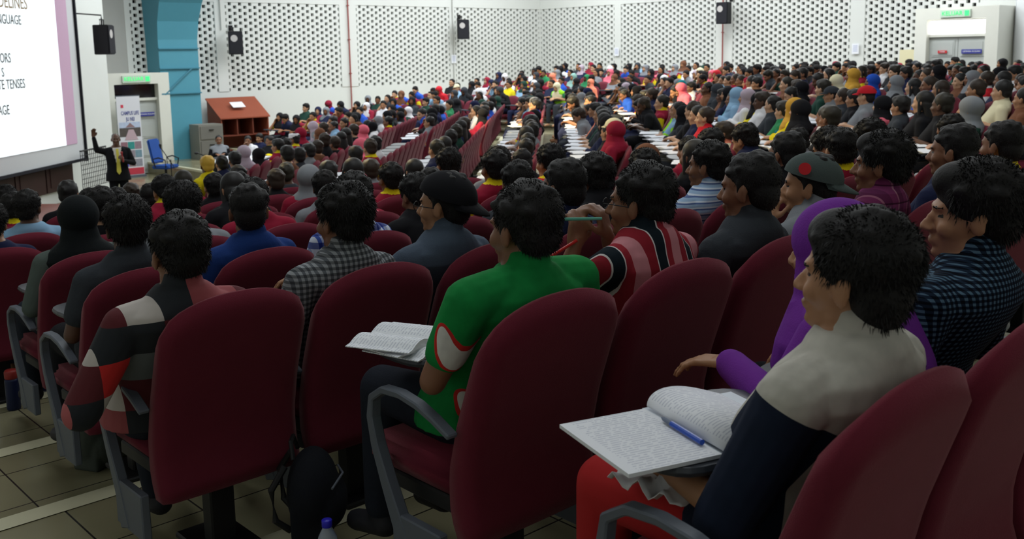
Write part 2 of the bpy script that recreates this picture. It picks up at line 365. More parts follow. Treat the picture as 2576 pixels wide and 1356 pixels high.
def door_block(name, org, rz, w, h, ht, depth, floor, glass_mat, exit_label, struct_n, zjust=0):
    """local: x along the wall, -y into the hall"""
    root = thing('door_%d' % struct_n, None, 'door', org, rz); del root['category']; root['kind'] = 'structure'
    fw = .16
    bm = bmesh.new(); H = h+ht
    box(bm, (-w/2-fw, 0, H/2), (fw*2, depth, H)); box(bm, (w/2+fw, 0, H/2), (fw*2, depth, H)); box(bm, (0, 0, H+.15), (w+4*fw, depth, .30))
    box(bm, (0, -(depth/2-.2), h), (w, .12, .07)); obj('door_frame', bm, DFR, root)
    bm = bmesh.new(); yo = -(depth/2-.2); box(bm, (0, yo+.06, h+ht/2), (w, .02, ht-.06)); obj('transom_pane', bm, glass_mat, root)
    for s in (-1, 1):
        bm = bmesh.new(); box(bm, (s*w/4, .03, h/2), (w/2-.012, .05, h-.04))
        for zc, zh in ((h*.84, h*.2), (h*.58, h*.2), (h*.33, h*.2), (h*.11, h*.12)):
            box(bm, (s*w/4, -.001, zc), (w/2-.16, .02, zh)); box(bm, (s*w/4, -.012, zc), (w/2-.24, .02, zh-.08))
        lf = obj('door_leaf', bm, DLF, root); lf.location.y = yo
        bm = bmesh.new()
        if s < 0: box(bm, (-w/4, -.05, h*.80), (w*.16, .012, .07)); sg = obj('sign', bm, REDS, lf); link('lettering', text_mesh('TARIK', .055, PAPER), sg, (-w/4, -.06, h*.80), (pi/2, 0, 0))
        else: box(bm, (w/4, -.05, h*.80), (w*.34, .012, .11)); sg = obj('sign', bm, BLUES, lf); link('lettering', text_mesh('DEWAN KULIAH', .06, PAPER), sg, (w/4, -.06, h*.80), (pi/2, 0, 0))
        sg['label'] = 'small red sign' if s < 0 else 'blue name sign'
        bm = bmesh.new(); tube(bm, [(s*.06, -.02, 1.0), (s*.06, -.06, 1.0), (s*.15, -.06, 1.0)], .012); obj('door_handle', bm, M('steel', srgb(180, 180, 185), metal=.9, rough=.3), lf)
    sgn = thing('exit_sign', exit_label, 'sign'); 
    Mx = Matrix.Translation(org) @ Matrix.Rotation(rz, 4, 'Z') @ Matrix.Translation((.0, -depth/2-.03, H+.14)); sgn.matrix_world = Mx
    bm = bmesh.new(); box(bm, (0, 0, 0), (.78, .05, .19)); obj('sign_panel', bm, SIGNW, sgn)
    link('lettering', text_mesh('KELUAR', .15, SIGNG, .004, 0), sgn, (-.08, -.03, 0), (pi/2, 0, 0))
    bm = bmesh.new(); box(bm, (.30, -.03, 0), (.11, .01, .13)); obj('running_figure_symbol', bm, SIGNG, sgn)
    return root
TRD = M('transom_dark_glass', srgb(16, 14, 20), rough=.08, spec=.7); TRB = M('transom_daylit_glass', (1, 1, 1), emit=2.6)
door_block('d', (10.98, 27.55, FL0), 0, 1.22, 2.08, .42, .9, FL0, TRD, 'lit green KELUAR exit sign over the door behind the presenter', 1)
dz = -1.80
door_block('d', (26.75, 11.45, dz), -pi/2, 1.52, 2.1, .42, 1.1, dz, TRB, 'lit green KELUAR exit sign over the door in the rear wall', 2)
bm = bmesh.new(); box(bm, (27.0, 12.95, -.7), (.5, .5, 1.3)); tag(obj('wall_cabinet', bm, M('cream_paint', srgb(226, 218, 180))), 'cream box cabinet beside the rear exit door', 'cabinet')
bm = bmesh.new(); tube(bm, [(26.9, 10.42, -1.5), (26.9, 10.42, -.25)], .03); tag(obj('conduit', bm, DARKM), 'dark upright conduit right of the rear exit door', 'pipe')

# wall pipes, notices, wall loudspeakers ------------------------------------------------------------
REDP = M('red_pipe_paint', srgb(150, 70, 66), rough=.5)
for i, (p, a, b, lab) in enumerate([((18.48, 27.93), -1.9, 5, 'thin red pipe running down the side wall pier'), ((27.2, 19.42), -1.2, 5, 'thin red pipe down the rear wall pier under a loudspeaker')]):
    bm = bmesh.new(); tube(bm, [(p[0], p[1], a), (p[0], p[1], b)], .022, 8)
    for z in (-.5, .6, 1.7, 3): box(bm, (p[0], p[1], z), (.07, .07, .03))
    tag(obj('pipe', bm, REDP), lab, 'pipe')
for (p, lab) in [((14.0, 27.95), 'grey conduit above the loudspeaker left of the first long brick screen'), ((22.9, 27.95), 'grey conduit down the pier nearest the hall corner')]:
    bm = bmesh.new(); tube(bm, [(p[0], p[1], -.9 if p[0] > 20 else .9), (p[0], p[1], 5)], .016, 8); tag(obj('pipe', bm, WALLG), lab, 'pipe')
def notice(loc, rz, lab):
    r = thing('notice', lab, 'notice', loc, rz)
    bm = bmesh.new(); box(bm, (0, 0, 0), (.22, .006, .30)); obj('sheet', bm, PAPER, r)
    bm = bmesh.new()
    for z in (.09, .05, .01, -.03, -.07): box(bm, (.0, -.004, z), (.14, .004, .012))
    obj('print', bm, M('notice_ink', srgb(150, 160, 200)), r)
notice((14.15, 27.97, -1.45), 0, 'small white notice on the side wall above the pigeonhole cabinet')
notice((22.9, 27.94, -.1), 0, 'small white notice on the pier nearest the hall corner')
notice((27.22, 24.0, .05), -pi/2, 'small white notice on the first rear wall pier from the corner')
notice((27.22, 14.78, -.0), -pi/2, 'small white notice on the last rear wall pier before the exit')
def loudspeaker(loc, rz, lab, arm=None, L_=.45):
    r = thing('loudspeaker', lab, 'loudspeaker', loc, rz)
    bm = bmesh.new(); R2 = [[(-.21, -.19, z), (.21, -.19, z), (.15, .17, z), (-.15, .17, z)] for z in (-.34, .34)]; rings(bm, R2); bevel_all(bm, .012); obj('cabinet', bm, BLACK, r)
    bm = bmesh.new(); box(bm, (0, -.2, 0), (.38, .02, .63)); g = obj('grille', bm, M('speaker_grille', srgb(34, 34, 40), rough=.8, bump=.8, bscale=300), r)
    bm = bmesh.new(); v = bmesh.ops.create_circle(bm, cap_ends=True, segments=24, radius=.10, matrix=Matrix.Translation((-.05, -.215, .13)) @ Matrix.Rotation(pi/2, 4, 'X')); obj('horn', bm, M('horn_grey', srgb(190, 186, 184), rough=.4), r)
    bm = bmesh.new()
    if arm: tube(bm, [(0, 0, .34), (0, 0, .44), (0, 0, .48)], .02); tube(bm, [(-.12, 0, .34), (-.12, 0, .46), (.12, 0, .46), (.12, 0, .34)], .014); tube(bm, [(0, 0, .46), (0, 0, .56), arm], .016)
    else: tube(bm, [(0, .1, .34), (0, .1, .45), (0, L_, .45)], .022); box(bm, (0, L_-.012, .45), (.12, .02, .16))
    obj('bracket', bm, DARKM, r)
p = atY(590, 108, 27.52); loudspeaker(p, -.28, 'black wall loudspeaker left of the first long brick screen', L_=.48)
p = atY(1163, 74, 27.55); loudspeaker(p, -.45, 'black wall loudspeaker on the pier nearest the hall corner', L_=.47)
p = atX(1823, 33, 26.86); loudspeaker(p, -pi/2+.1, 'black wall loudspeaker high on the rear wall pier', L_=.42)
t_, z_ = tS(259, 100, 10.7); q = onS(10.7, t_); loudspeaker((q[0], q[1], z_), pi/4+.1, 'black loudspeaker on a bracket arm beside the projection screen', arm=(-.45, .55, .60))

# projection screen ----------------------------------------------------------------------------------
SS = SW+.35
tr, _ = tS(208, 300, SS); _, zbot = tS(205, 402, SS)
scr = thing('projection_screen', 'large projection screen showing a white slide of text lines', 'screen', (*onS(SS, 0), 0), pi/4)
# local x = +t, -y into the hall
bm = bmesh.new(); box(bm, (tr-4, .03, zbot+2.6), (8, .05, 5.2)); obj('screen_surface', bm, M('screen_fabric', srgb(205, 207, 210), rough=.9), scr)
bm = bmesh.new()
box(bm, (tr, 0, zbot+2.6), (.05, .09, 5.3)); box(bm, (tr-4, 0, zbot), (8.1, .09, .06)); obj('screen_border', bm, M('black_border', srgb(24, 24, 34)), scr)
ti, _ = tS(158, 300, SS-.02); _, zi = tS(163, 366, SS-.02); tp, _ = tS(187, 300, SS-.02)
bm = bmesh.new(); box(bm, (tp-4, -.005, zi+2.6), (8, .006, 5.2)); obj('slide_edge_band', bm, M('slide_pink', srgb(176, 146, 168), emit=.30), scr)
bm = bmesh.new(); box(bm, (ti-4, -.012, zi+2.6), (8, .006, 5.2)); sl = obj('slide', bm, M('slide_white', srgb(240, 250, 255), emit=.75), scr)
SLT = M('slide_text_grey', srgb(92, 92, 92), emit=0.25); SLO = M('slide_text_brown', srgb(150, 130, 105), emit=.25)
for s, px, py, hgt, mt in [('DELINES', 62, 10, 26, SLO), ('ANGUAGE', 47, 52, 19, SLT), ('ORS', 21, 147, 19, SLT), ('S', 4, 183, 18, SLT), ('ATE TENSES', 57, 211, 19, SLT), ('AGE', 18, 277, 19, SLT)]:
    t1, z1 = tS(px, py, SS-.03); sz = hgt/2500*25.5/.72
    me = text_mesh(s, sz, mt, .002, .004); xs = [v.co.x for v in me.vertices]; w = max(xs); 
    link('slide_text', me, sl, (t1-w*.8, -.02, z1), (pi/2, 0, 0)).scale = (.8, 1, 1)
bm = bmesh.new(); 
a = onS(12.2, -13); b = onS(12.2, 1.0); c = onS(10, 1.0+0.0); d_ = onS(10, -13)
lo = [bm.verts.new((x, y, FL0)) for x, y in (a, b, c, d_)]; hi = [bm.verts.new((x, y, -2.8)) for x, y in (a, b, c, d_)]
bm.faces.new(hi)
for i in range(4): bm.faces.new((lo[i], lo[(i+1) % 4], hi[(i+1) % 4], hi[i]))
bmesh.ops.recalc_face_normals(bm, faces=bm.faces)
o = obj('stage_platform', bm, M('stage_wood', srgb(120, 72, 62), rough=.4, var=.1, vscale=3)); o['kind'] = 'structure'; 
wt = M('stage_panel_brown', srgb(58, 36, 34), rough=.5, var=.2, vscale=2)
tw, _ = tS(178, 430, SW+.03)
bm = bmesh.new()
for i in range(9): box(bm, (tw-.62-i*1.25, 0, -2.5), (1.2, .06, .62)); box(bm, (tw-.62-i*1.25, -.035, -2.5), (.9, .02, .42))
o = obj('stage_panelling', bm, wt, loc=(*onS(SW+.06, 0), 0), rot=(0, 0, pi/4)); o['kind'] = 'structure'
# wire-mesh barrier beside the stage
bm = bmesh.new()
t0, _ = tS(203, 400, 10.6); t1, _ = tS(268, 400, 10.6); zt_ = tS(235, 374, 10.6)[1]
for i in range(15): x = t0+(t1-t0)*i/14; tube(bm, [(x, 0, -2.8), (x, 0, zt_)], .008, 5)
for i in range(9): z = -2.79+(zt_+2.79)*i/8; tube(bm, [(t0, 0, z), (t1, 0, z)], .008 if i < 8 else .02, 5)
tag(obj('mesh_barrier', bm, DARKM, loc=(*onS(10.6, 0), 0), rot=(0, 0, pi/4)), 'dark wire mesh barrier beside the stage behind the presenter', 'barrier')

# roll-up banner ------------------------------------------------------------------------------------------
bp = atY(336, 445, 26.75); BZ = FL0
br_ = thing('rollup_banner', 'tall roll-up banner with photographs and CAMPUS lettering before the door', 'banner', (bp.x, bp.y, BZ), -.05)
HB = 2.13; WB = .62
bm = bmesh.new(); box(bm, (0, 0, .06+HB/2), (WB, .012, HB)); pn = obj('banner_sheet', bm, M('banner_white', srgb(226, 226, 232)), br_)
bm = bmesh.new(); box(bm, (0, .03, .03), (WB+.05, .2, .07)); box(bm, (0, .01, HB+.07), (WB+.02, .03, .03)); tube(bm, [(0, .06, .05), (0, .04, HB)], .012); obj('stand', bm, GREYP, br_)
def patch(n, x, z, w, h, col, nm='banner_picture'):
    b = bmesh.new(); box(b, (x, -.009, z), (w, .004, h)); return obj(nm, b, M(n, srgb(*col), var=.25 if nm == 'banner_picture' else 0, vscale=14), pn)
patch('b_sky', 0, 1.42, .56, .16, (190, 202, 226)); patch('b_trees', 0, 1.23, .56, .24, (92, 84, 80)); 
b = bmesh.new(); v = [b.verts.new(p) for p in ((-.16, -.0125, 1.02), (.2, -.0125, 1.02), (.09, -.0125, 1.3), (-.04, -.0125, 1.3))]; b.faces.new(v); obj('banner_picture', b, M('b_path', srgb(196, 170, 178)), pn)
b = bmesh.new(); v = [b.verts.new(p) for p in ((-.12, -.0125, 1.36), (.14, -.0125, 1.36), (.05, -.0125, 1.44), (.01, -.0125, 1.49), (-.03, -.0125, 1.44))]; b.faces.new(v); obj('banner_picture', b, M('b_roof', srgb(150, 120, 122)), pn)
cells = [[(150, 110, 120), (60, 150, 145), (150, 130, 140)], [(225, 112, 60), (150, 140, 150), (120, 150, 165)], [(88, 92, 190), (140, 120, 120), (150, 150, 160)]]
for r in range(3):
    for c in range(3): patch('b_%d%d' % (r, c), (-.185, 0, .185)[c], (.87, .64, .40)[r], .175, .2, cells[r][c])
patch('b_foot', 0, .17, .6, .18, (196, 62, 78), 'banner_band')
patch('b_logo', -.17, 1.93, .07, .08, (215, 70, 90), 'banner_logo')
INK = M('banner_ink', srgb(92, 100, 160)); 
link('lettering', text_mesh('CAMPUS LIFE', .115, INK, .001, .002), pn, (.03, -.012, 1.74), (pi/2, 0, 0)).scale = (.72, 1.25, 1)
link('lettering', text_mesh('JU NEI', .115, INK, .001, .002), pn, (.03, -.012, 1.58), (pi/2, 0, 0)).scale = (.72, 1.25, 1)

# blue office chair near the door -----------------------------------------------------------------------------
SBL = M('office_blue', srgb(32, 74, 148), rough=.7, var=.08)
cp = atz(418, 452, FL0); cp = ray(418, 440); cp = cp*(25.2/cp.dot(_F))
ch = thing('office_chair', 'blue fabric office chair with black arms standing before the blue column', 'chair', (cp.x, cp.y, FL0), .55)
bm = bmesh.new(); box(bm, (0, 0, .47), (.5, .48, .09)); bevel_all(bm, .03); obj('seat', bm, SBL, ch)
bm = bmesh.new(); box(bm, (0, .27, .86), (.46, .07, .62), rx=-.2); bevel_all(bm, .03); obj('backrest', bm, SBL, ch)
for s in (-1, 1):
    bm = bmesh.new(); tube(bm, [(s*.25, .12, .47), (s*.29, .15, .68), (s*.29, -.02, .72), (s*.28, -.2, .66), (s*.25, -.18, .47)], .018); obj('armrest', bm, DARKM, ch)
bm = bmesh.new(); tube(bm, [(0, 0, .42), (0, 0, .1)], .03)
for i in range(5): a = i*2*pi/5; tube(bm, [(0, 0, .12), (.28*cos(a), .28*sin(a), .05)], .02); ell(bm, (.28*cos(a), .28*sin(a), .03), (.028, .028, .028), 8)
obj('base', bm, DARKM, ch)
# microphone stand in front of it
mp = ray(432, 440); mp = mp*(22.6/mp.dot(_F)); mb = thing('microphone_stand', 'slim microphone stand with raised boom beside the blue chair', 'microphone', (mp.x, mp.y, FL0))
hd = ray(403, 368); hd = hd*(22.6/hd.dot(_F)); h_ = Vector(hd)-Vector((mp.x, mp.y, FL0))
bm = bmesh.new(); tube(bm, [(0, 0, .02), (0, 0, .9), ], .012); tube(bm, [(.05, -.05, .72), tuple(h_*.98)], .01)
for i in range(3): a = i*2.1; tube(bm, [(0, 0, .08), (.28*cos(a), .28*sin(a), .012)], .01)
obj('stand', bm, DARKM, mb)
bm = bmesh.new(); cone(bm, tuple(h_*.96), .016, tuple(h_+Vector((0, 0, .03))), .03, 10); obj('microphone', bm, DARKM, mb)

# pigeonhole cabinet by the side wall ----------------------------------------------------------------------------
WOOD = M('cabinet_wood', srgb(146, 74, 52), rough=.5, var=.12, vscale=3); WOODD = M('cabinet_wood_edge', srgb(112, 56, 42), rough=.5)
pc = atY(588, 350, 27.0)
CBW = 1.5; cab = thing('pigeonhole_cabinet', 'reddish wooden pigeonhole cabinet with a sloping top against the side wall', 'cabinet', (14.05, 27.3, FL0), 0)
zt1, zt0 = 1.95, 1.42
bm = bmesh.new()
for s in (-1, 1):
    lo = [bm.verts.new((s*CBW/2-.015+dx, y, z)) for dx in (0, .03) for y, z in ((-.42, 0), (.42, 0), (.42, zt1), (-.42, zt0))]
    bm.faces.new(lo[:4]); bm.faces.new(lo[4:][::-1])
    for i in range(4): bm.faces.new((lo[i], lo[4+i], lo[4+(i+1) % 4], lo[(i+1) % 4]))
box(bm, (0, .4, .95), (CBW, .03, 1.9)); box(bm, (0, 0, .06), (CBW, .84, .12))
bmesh.ops.recalc_face_normals(bm, faces=bm.faces); obj('body', bm, WOOD, cab)
bm = bmesh.new(); q = [(-.8, -.46, zt0-.01), (.8, -.46, zt0-.01), (.8, .44, zt1+.02), (-.8, .44, zt1+.02)]; lo = [bm.verts.new(p) for p in q]; hi = [bm.verts.new((p[0], p[1], p[2]+.035)) for p in q]
bm.faces.new(lo[::-1]); bm.faces.new(hi)
for i in range(4): bm.faces.new((lo[i], lo[(i+1) % 4], hi[(i+1) % 4], hi[i]))
obj('sloping_top', bm, WOOD, cab)
for z in (.92, .5):
    bm = bmesh.new(); box(bm, (0, -.02, z), (CBW-.03, .78, .03)); obj('shelf', bm, WOODD, cab)
for x in (-.25, .25):
    bm = bmesh.new(); box(bm, (x, -.02, 1.18), (.03, .78, .5)); obj('divider', bm, WOODD, cab)
bm = bmesh.new(); box(bm, (0, 0, 0), (.4, .28, .006)); tag(obj('paper_sheet', bm, PAPER, loc=(14.0, 27.2, FL0+1.80), rot=(.545, 0, 0)), 'white sheet lying on the sloping top of the wooden cabinet', 'paper')
# grey metal cabinet
gp = atY(525, 350, 27.0)
gc = thing('metal_cabinet', 'grey metal drawer cabinet left of the wooden pigeonhole cabinet', 'cabinet', (12.75, 26.75, FL0), 0)
bm = bmesh.new(); box(bm, (0, 0, .66), (.72, .6, 1.32)); obj('body', bm, M('cabinet_grey', srgb(128, 126, 118), rough=.5), gc)
for i in range(3):
    bm = bmesh.new(); box(bm, (0, -.31, .25+i*.42), (.64, .03, .36)); d = obj('drawer', bm, M('drawer_grey', srgb(112, 110, 104), rough=.5), gc)
    bm = bmesh.new(); box(bm, (0, -.34, .33+i*.42), (.14, .03, .02)); obj('handle', bm, DARKM, d)
# fire extinguisher
fp = atY(648, 300, 27.85)
fe = thing('fire_extinguisher', 'red fire extinguisher hung on the side wall beside the wooden cabinet', 'extinguisher', (fp.x, 27.82, fp.z))
bm = bmesh.new(); cone(bm, (0, 0, -.2), .075, (0, 0, .14), .075, 16); tube(bm, [(0, 0, .18), (0, 0, .26)], .02); obj('cylinder', bm, M('extinguisher_red', srgb(170, 36, 40), rough=.3), fe)
bm = bmesh.new(); tube(bm, [(0, 0, .26), (.1, -.02, .31), (.16, -.02, .3)], .012); tube(bm, [(0, 0, .26), (-.08, 0, .2), (-.09, 0, 0)], .01); obj('valve_and_hose', bm, DARKM, fe)

# ------------------------------------------------------------------ auditorium chair (local: faces +Y, origin on the floor under the top rear edge)
def chair_back_bm():
    bm = bmesh.new(); nx, nz = 16, 14; Fr, Bk = [], []
    key = [(.27, .135), (.36, .16), (.46, .160), (.6, .125), (.75, .07), (.86, .028), (1.0, -.01)]
    def yb(z):
        for (z0, y0), (z1, y1) in zip(key, key[1:]):
            if z <= z1: t = (z-z0)/(z1-z0); return y0+(y1-y0)*t
        return key[-1][1]
    for i in range(nx+1):
        u = -1+2*i/nx; x = .25*math.copysign(abs(u)**.9, u); zt = .945-.075*abs(u)**2.2-.035*(max(0, abs(u)-.8)/.2)**2
        f_, b_ = [], []
        for j in range(nz+1):
            v = j/nz; z = .27+(zt-.27)*v
            e = min(1, .25+(1-abs(u))/.10); ev = min(1, (1-v)/.10)*min(1, (v+.03)/.08)
            th = (.105-.035*v)*sqrt(max(0, 1-(1-min(e, 1))**2))*sqrt(max(0.0, 1-(1-ev)**2)); th = max(th, .014)
            mid = yb(z)+.055; bow = -.018*(1-u*u)
            f_.append(bm.verts.new((x, mid+th/2+bow*.3, z))); b_.append(bm.verts.new((x, mid-th/2+bow*.4, z)))
        Fr.append(f_); Bk.append(b_)
    for i in range(nx):
        for j in range(nz):
            bm.faces.new((Fr[i][j], Fr[i][j+1], Fr[i+1][j+1], Fr[i+1][j])); bm.faces.new((Bk[i][j], Bk[i+1][j], Bk[i+1][j+1], Bk[i][j+1]))
    for i in range(nx):
        bm.faces.new((Fr[i][0], Fr[i+1][0], Bk[i+1][0], Bk[i][0])); bm.faces.new((Fr[i][-1], Bk[i][-1], Bk[i+1][-1], Fr[i+1][-1]))
    for j in range(nz):
        bm.faces.new((Fr[0][j], Bk[0][j], Bk[0][j+1], Fr[0][j+1])); bm.faces.new((Fr[-1][j], Fr[-1][j+1], Bk[-1][j+1], Bk[-1][j]))
    bmesh.ops.recalc_face_normals(bm, faces=bm.faces); return bm
def ribbon(bm, pts, x, w, t):
    """flat strap in the YZ plane"""
    P2 = [Vector((x, p[0], p[1])) for p in pts]; R2 = []
    for i, p in enumerate(P2):
        d = (P2[min(i+1, len(P2)-1)]-P2[max(0, i-1)]).normalized(); n = Vector((0, -d.z, d.y)); tt = t[i] if isinstance(t, list) else t
        R2.append([p+Vector((-w/2, 0, 0))+n*tt/2, p+Vector((w/2, 0, 0))+n*tt/2, p+Vector((w/2, 0, 0))-n*tt/2, p+Vector((-w/2, 0, 0))-n*tt/2])
    rings(bm, R2)
def arm_bm(s):
    bm = bmesh.new(); x = s*.272
    ribbon(bm, [(.20, .575), (.27, .605), (.34, .628), (.42, .64), (.50, .635), (.555, .60), (.565, .54), (.545, .46), (.50, .36), (.44, .24), (.40, .12)], x, .036, [.016, .018, .02, .02, .022, .024, .028, .034, .042, .055, .075])
    box(bm, (x, .36, .20), (.03, .22, .16)); bevel_all(bm, .004, 1); return bm
def seat_bm():
    bm = bmesh.new(); box(bm, (0, .44, .405), (.47, .46, .10)); bevel_all(bm, .035, 3); return bm
def under_bm():
    bm = bmesh.new(); box(bm, (0, .42, .33), (.42, .36, .05)); box(bm, (0, .30, .17), (.09, .07, .32)); box(bm, (0, .32, .012), (.2, .26, .024)); bevel_all(bm, .006, 1); return bm
def tablet_pts(n=28):
    out = []
    for i in range(n):
        a = 2*pi*i/n; out.append((.03+.245*math.copysign(abs(cos(a))**.55, cos(a)), .535+.15*math.copysign(abs(sin(a))**.55, sin(a))))
    return out
def tablet_bm():
    bm = bmesh.new(); P2 = tablet_pts(); lo = [(x, y, .695) for x, y in P2]; mid = [(.03+(x-.03)*1.02, .535+(y-.535)*1.03, .705) for x, y in P2]; hi = [(x, y, .716) for x, y in P2]
    rings(bm, [lo, mid, hi]); ribbon(bm, [(.52, .62), (.56, .66), (.56, .70)], .265, .04, .02); bevel_all(bm, .001, 1); return bm
CM = dict(backrest=mesh_of(chair_back_bm(), 'backrest', RED), seat=mesh_of(seat_bm(), 'seat', RED), la=mesh_of(arm_bm(-1), 'arm_frame', GREYP, False),
          ra=mesh_of(arm_bm(1), 'arm_frame', GREYP, False), ped=mesh_of(under_bm(), 'pedestal', DARKM, False), tab=mesh_of(tablet_bm(), 'tablet', TABL, False))
def make_chair(label, loc, rz, group, tablet):
    r = thing('auditorium_chair', label, 'chair', loc, rz, group)
    for n_, k in (('backrest', 'backrest'), ('seat', 'seat'), ('arm_frame', 'la'), ('arm_frame', 'ra'), ('pedestal', 'ped')): link(n_, CM[k], r)
    if tablet: link('writing_tablet', CM['tab'], r)
    return r

# ------------------------------------------------------------------ people
def lerp(a, b, t): return Vector(a)*(1-t)+Vector(b)*t
def hand(bm, wrist, dirn, up, side, curl=.5, k=1.0, spread=.12):
    """palm with four fingers and a thumb; up = back of the hand"""
    d = Vector(dirn).normalized(); u = Vector(up); u = (u-d*u.dot(d)).normalized(); s = d.cross(u)*side   # s points to the little finger... thumb = -s
    w = Vector(wrist); Lp = .082
    for i in range(4):
        o = (i-1.5)*.0195
        a = w+d*.012+s*o*.75; b = w+d*(Lp+(.004, .008, .006, -.003)[i])+s*o
        cone(bm, a, .0125*k, b, .0105*k, 10)
        q = b; ang = 0; base = (d+s*(i-1.5)*spread).normalized()
        for j, ln in enumerate(((.040, .026, .020), (.044, .029, .021), (.041, .027, .020), (.032, .021, .018))[i]):
            ang += curl*(.9, 1.1, .8)[j]; dd = base*cos(ang)-u*sin(ang)
            e = q+dd*ln; cone(bm, q, (.0092-.0006*j)*k, e, (.0086-.0008*j)*k, 8); q = e
    t0 = w+d*.022-s*.022; t1 = t0+(d*.55-s*.75-u*.25).normalized()*.038; t2 = t1+(d*.85-s*.25-u*.35).normalized()*.030; t3 = t2+(d*.9+s*.05-u*.4).normalized()*.024
    cone(bm, t0, .0135*k, t1, .0115*k, 8); cone(bm, t1, .0108*k, t2, .0095*k, 8); cone(bm, t2, .0095*k, t3, .0078*k, 8)
def head_geo(bm, T, det=True):
    def E_(c, r, rot=None):
        b2 = T.to_3x3().normalized(); q = b2 @ rot if rot is not None else b2
        ell(bm, T @ Vector(c), r, 20, q)
    def C_(a, ra, b, rb): cone(bm, T @ Vector(a), ra, T @ Vector(b), rb, 12)
    E_((0, -.012, .028), (.074, .094, .084)); E_((0, .018, -.012), (.066, .066, .072))
    C_((0, .03, -.045), .054, (0, .052, -.083), .030); C_((-.03, .01, -.07), .03, (0, .058, -.092), .022); C_((.03, .01, -.07), .03, (0, .058, -.092), .022)
    E_((-.036, .058, -.028), (.024, .022, .024)); E_((.036, .058, -.028), (.024, .022, .024))
    E_((0, .074, .024), (.05, .014, .011))                       # brow
    C_((0, .083, .006), .008, (0, .103, -.028), .0125); E_((-.013, .092, -.032), (.009, .010, .008)); E_((.013, .092, -.032), (.009, .010, .008))
    E_((0, .083, -.056), (.024, .011, .0055)); E_((0, .081, -.066), (.020, .011, .006)); E_((0, .07, -.092), (.018, .016, .014))
    for s in (-1, 1):
        rt = Matrix.Rotation(s*.35, 3, 'Z') @ Matrix.Rotation(-.15, 3, 'X')
        E_((s*.078, -.008, -.010), (.009, .021, .033), rt); E_((s*.082, -.018, .005), (.008, .012, .02), rt)
def PT(**k): return k
POSES = dict(
 upright=PT(sp=[(.43, .50), (.42, .57), (.375, .68), (.30, .80), (.255, .87), (.24, .915), (.23, .95), (.225, .995)], head=(0, .245, 1.085), sh=(.172, .25, .88),
            el=((-.245, .27, .67), (.245, .27, .67)), wr=((-.10, .47, .752), (.10, .475, .752)), hd=((.5, .85, -.05), (-.5, .85, -.05))),
 lean=PT(sp=[(.42, .50), (.42, .58), (.41, .68), (.455, .79), (.49, .865), (.50, .91), (.515, .945), (.53, .985)], head=(0, .575, 1.045), sh=(.175, .485, .875),
            el=((-.26, .50, .70), (.27, .48, .70)), wr=((-.10, .66, .752), (.08, .64, .755)), hd=((.6, .7, -.05), (-.2, .95, -.1))),
 chin=PT(sp=[(.42, .50), (.41, .58), (.36, .69), (.345, .81), (.335, .885), (.335, .93), (.335, .965), (.34, 1.01)], head=(0, .375, 1.075), sh=(.174, .335, .90),
            el=((-.25, .45, .72), (.17, .60, .745)), wr=((-.06, .60, .752), (.085, .49, .945)), hd=((.8, .5, -.05), (-.35, -.15, .9))),
)
SEC = [(.178, .130), (.176, .128), (.150, .108), (.165, .115), (.178, .106), (.160, .092), (.105, .074), (.06, .06)]
def headT(pose, yaw=0, pitch=0, roll=0):
    return Matrix.Translation(pose['head']) @ Matrix.Rotation(yaw, 4, 'Z') @ Matrix.Rotation(pitch, 4, 'X') @ Matrix.Rotation(roll, 4, 'Y')
def torso(bm, pose, inf=0, top=8, scale=1.0):
    loft(bm, [(0, y, z, (rx*scale+inf), (ry*scale+inf)) for (y, z), (rx, ry) in list(zip(pose['sp'], SEC))[:top]])
LEG = dict(hip=(.092, .43, .525), knee=(.12, .78, .53), ank=(.125, .80, .11), toe=(.14, .93, .035))
def body_mesh(pose, T, vox, fist=None, k=1.0, scale=1.0, legs=True, armr=1.0):
    bm = bmesh.new(); torso(bm, pose, 0, 8, scale); sx, sy, sz = pose['sh']
    nk = pose['sp'][-1]; cone(bm, (0, nk[0]-.005, nk[1]-.05), .060, T @ Vector((0, -.02, -.055)), .054, 16); cone(bm, (0, nk[0]-.01, nk[1]-.06), .062, (0, nk[0]+.0, nk[1]-.02), .054, 16)
    head_geo(bm, T)
    for i, s in enumerate((-1, 1)):
        S = Vector((s*sx*scale, sy, sz)); e = Vector(pose['el'][i]); w = Vector(pose['wr'][i])
        cone(bm, (s*.07, sy-.005, sz+.02), .055, S, .052*scale); cone(bm, S, .050*scale*armr, e, .037*armr); cone(bm, e, .038*armr, lerp(e, w, .35), .036*armr); cone(bm, lerp(e, w, .35), .036*armr, w, .025)
        h = pose['hd'][i]; up = pose.get('hu', ((0, 0, 1), (0, 0, 1)))[i]
        if abs(Vector(h).normalized().dot(Vector(up))) > .85: up = (s*.9, .3, 0)
        cone(bm, w, .025, w+Vector(h).normalized()*.02, .022)
        hand(bm, w, h, up, s, pose.get('curl', (.35, .5))[i], k)
        L_ = pose.get('leg', (LEG, LEG))[i]
        if legs:
            hp, kn, an, to = [Vector((s*p[0], p[1], p[2])) for p in (L_['hip'], L_['knee'], L_['ank'], L_['toe'])]
            cone(bm, hp, .088, kn, .058); cone(bm, kn, .057, lerp(kn, an, .3), .054); cone(bm, lerp(kn, an, .3), .054, an, .036); cone(bm, an+Vector((0, -.02, -.05)), .035, to, .026)
    return remesh(bm, vox, 2)
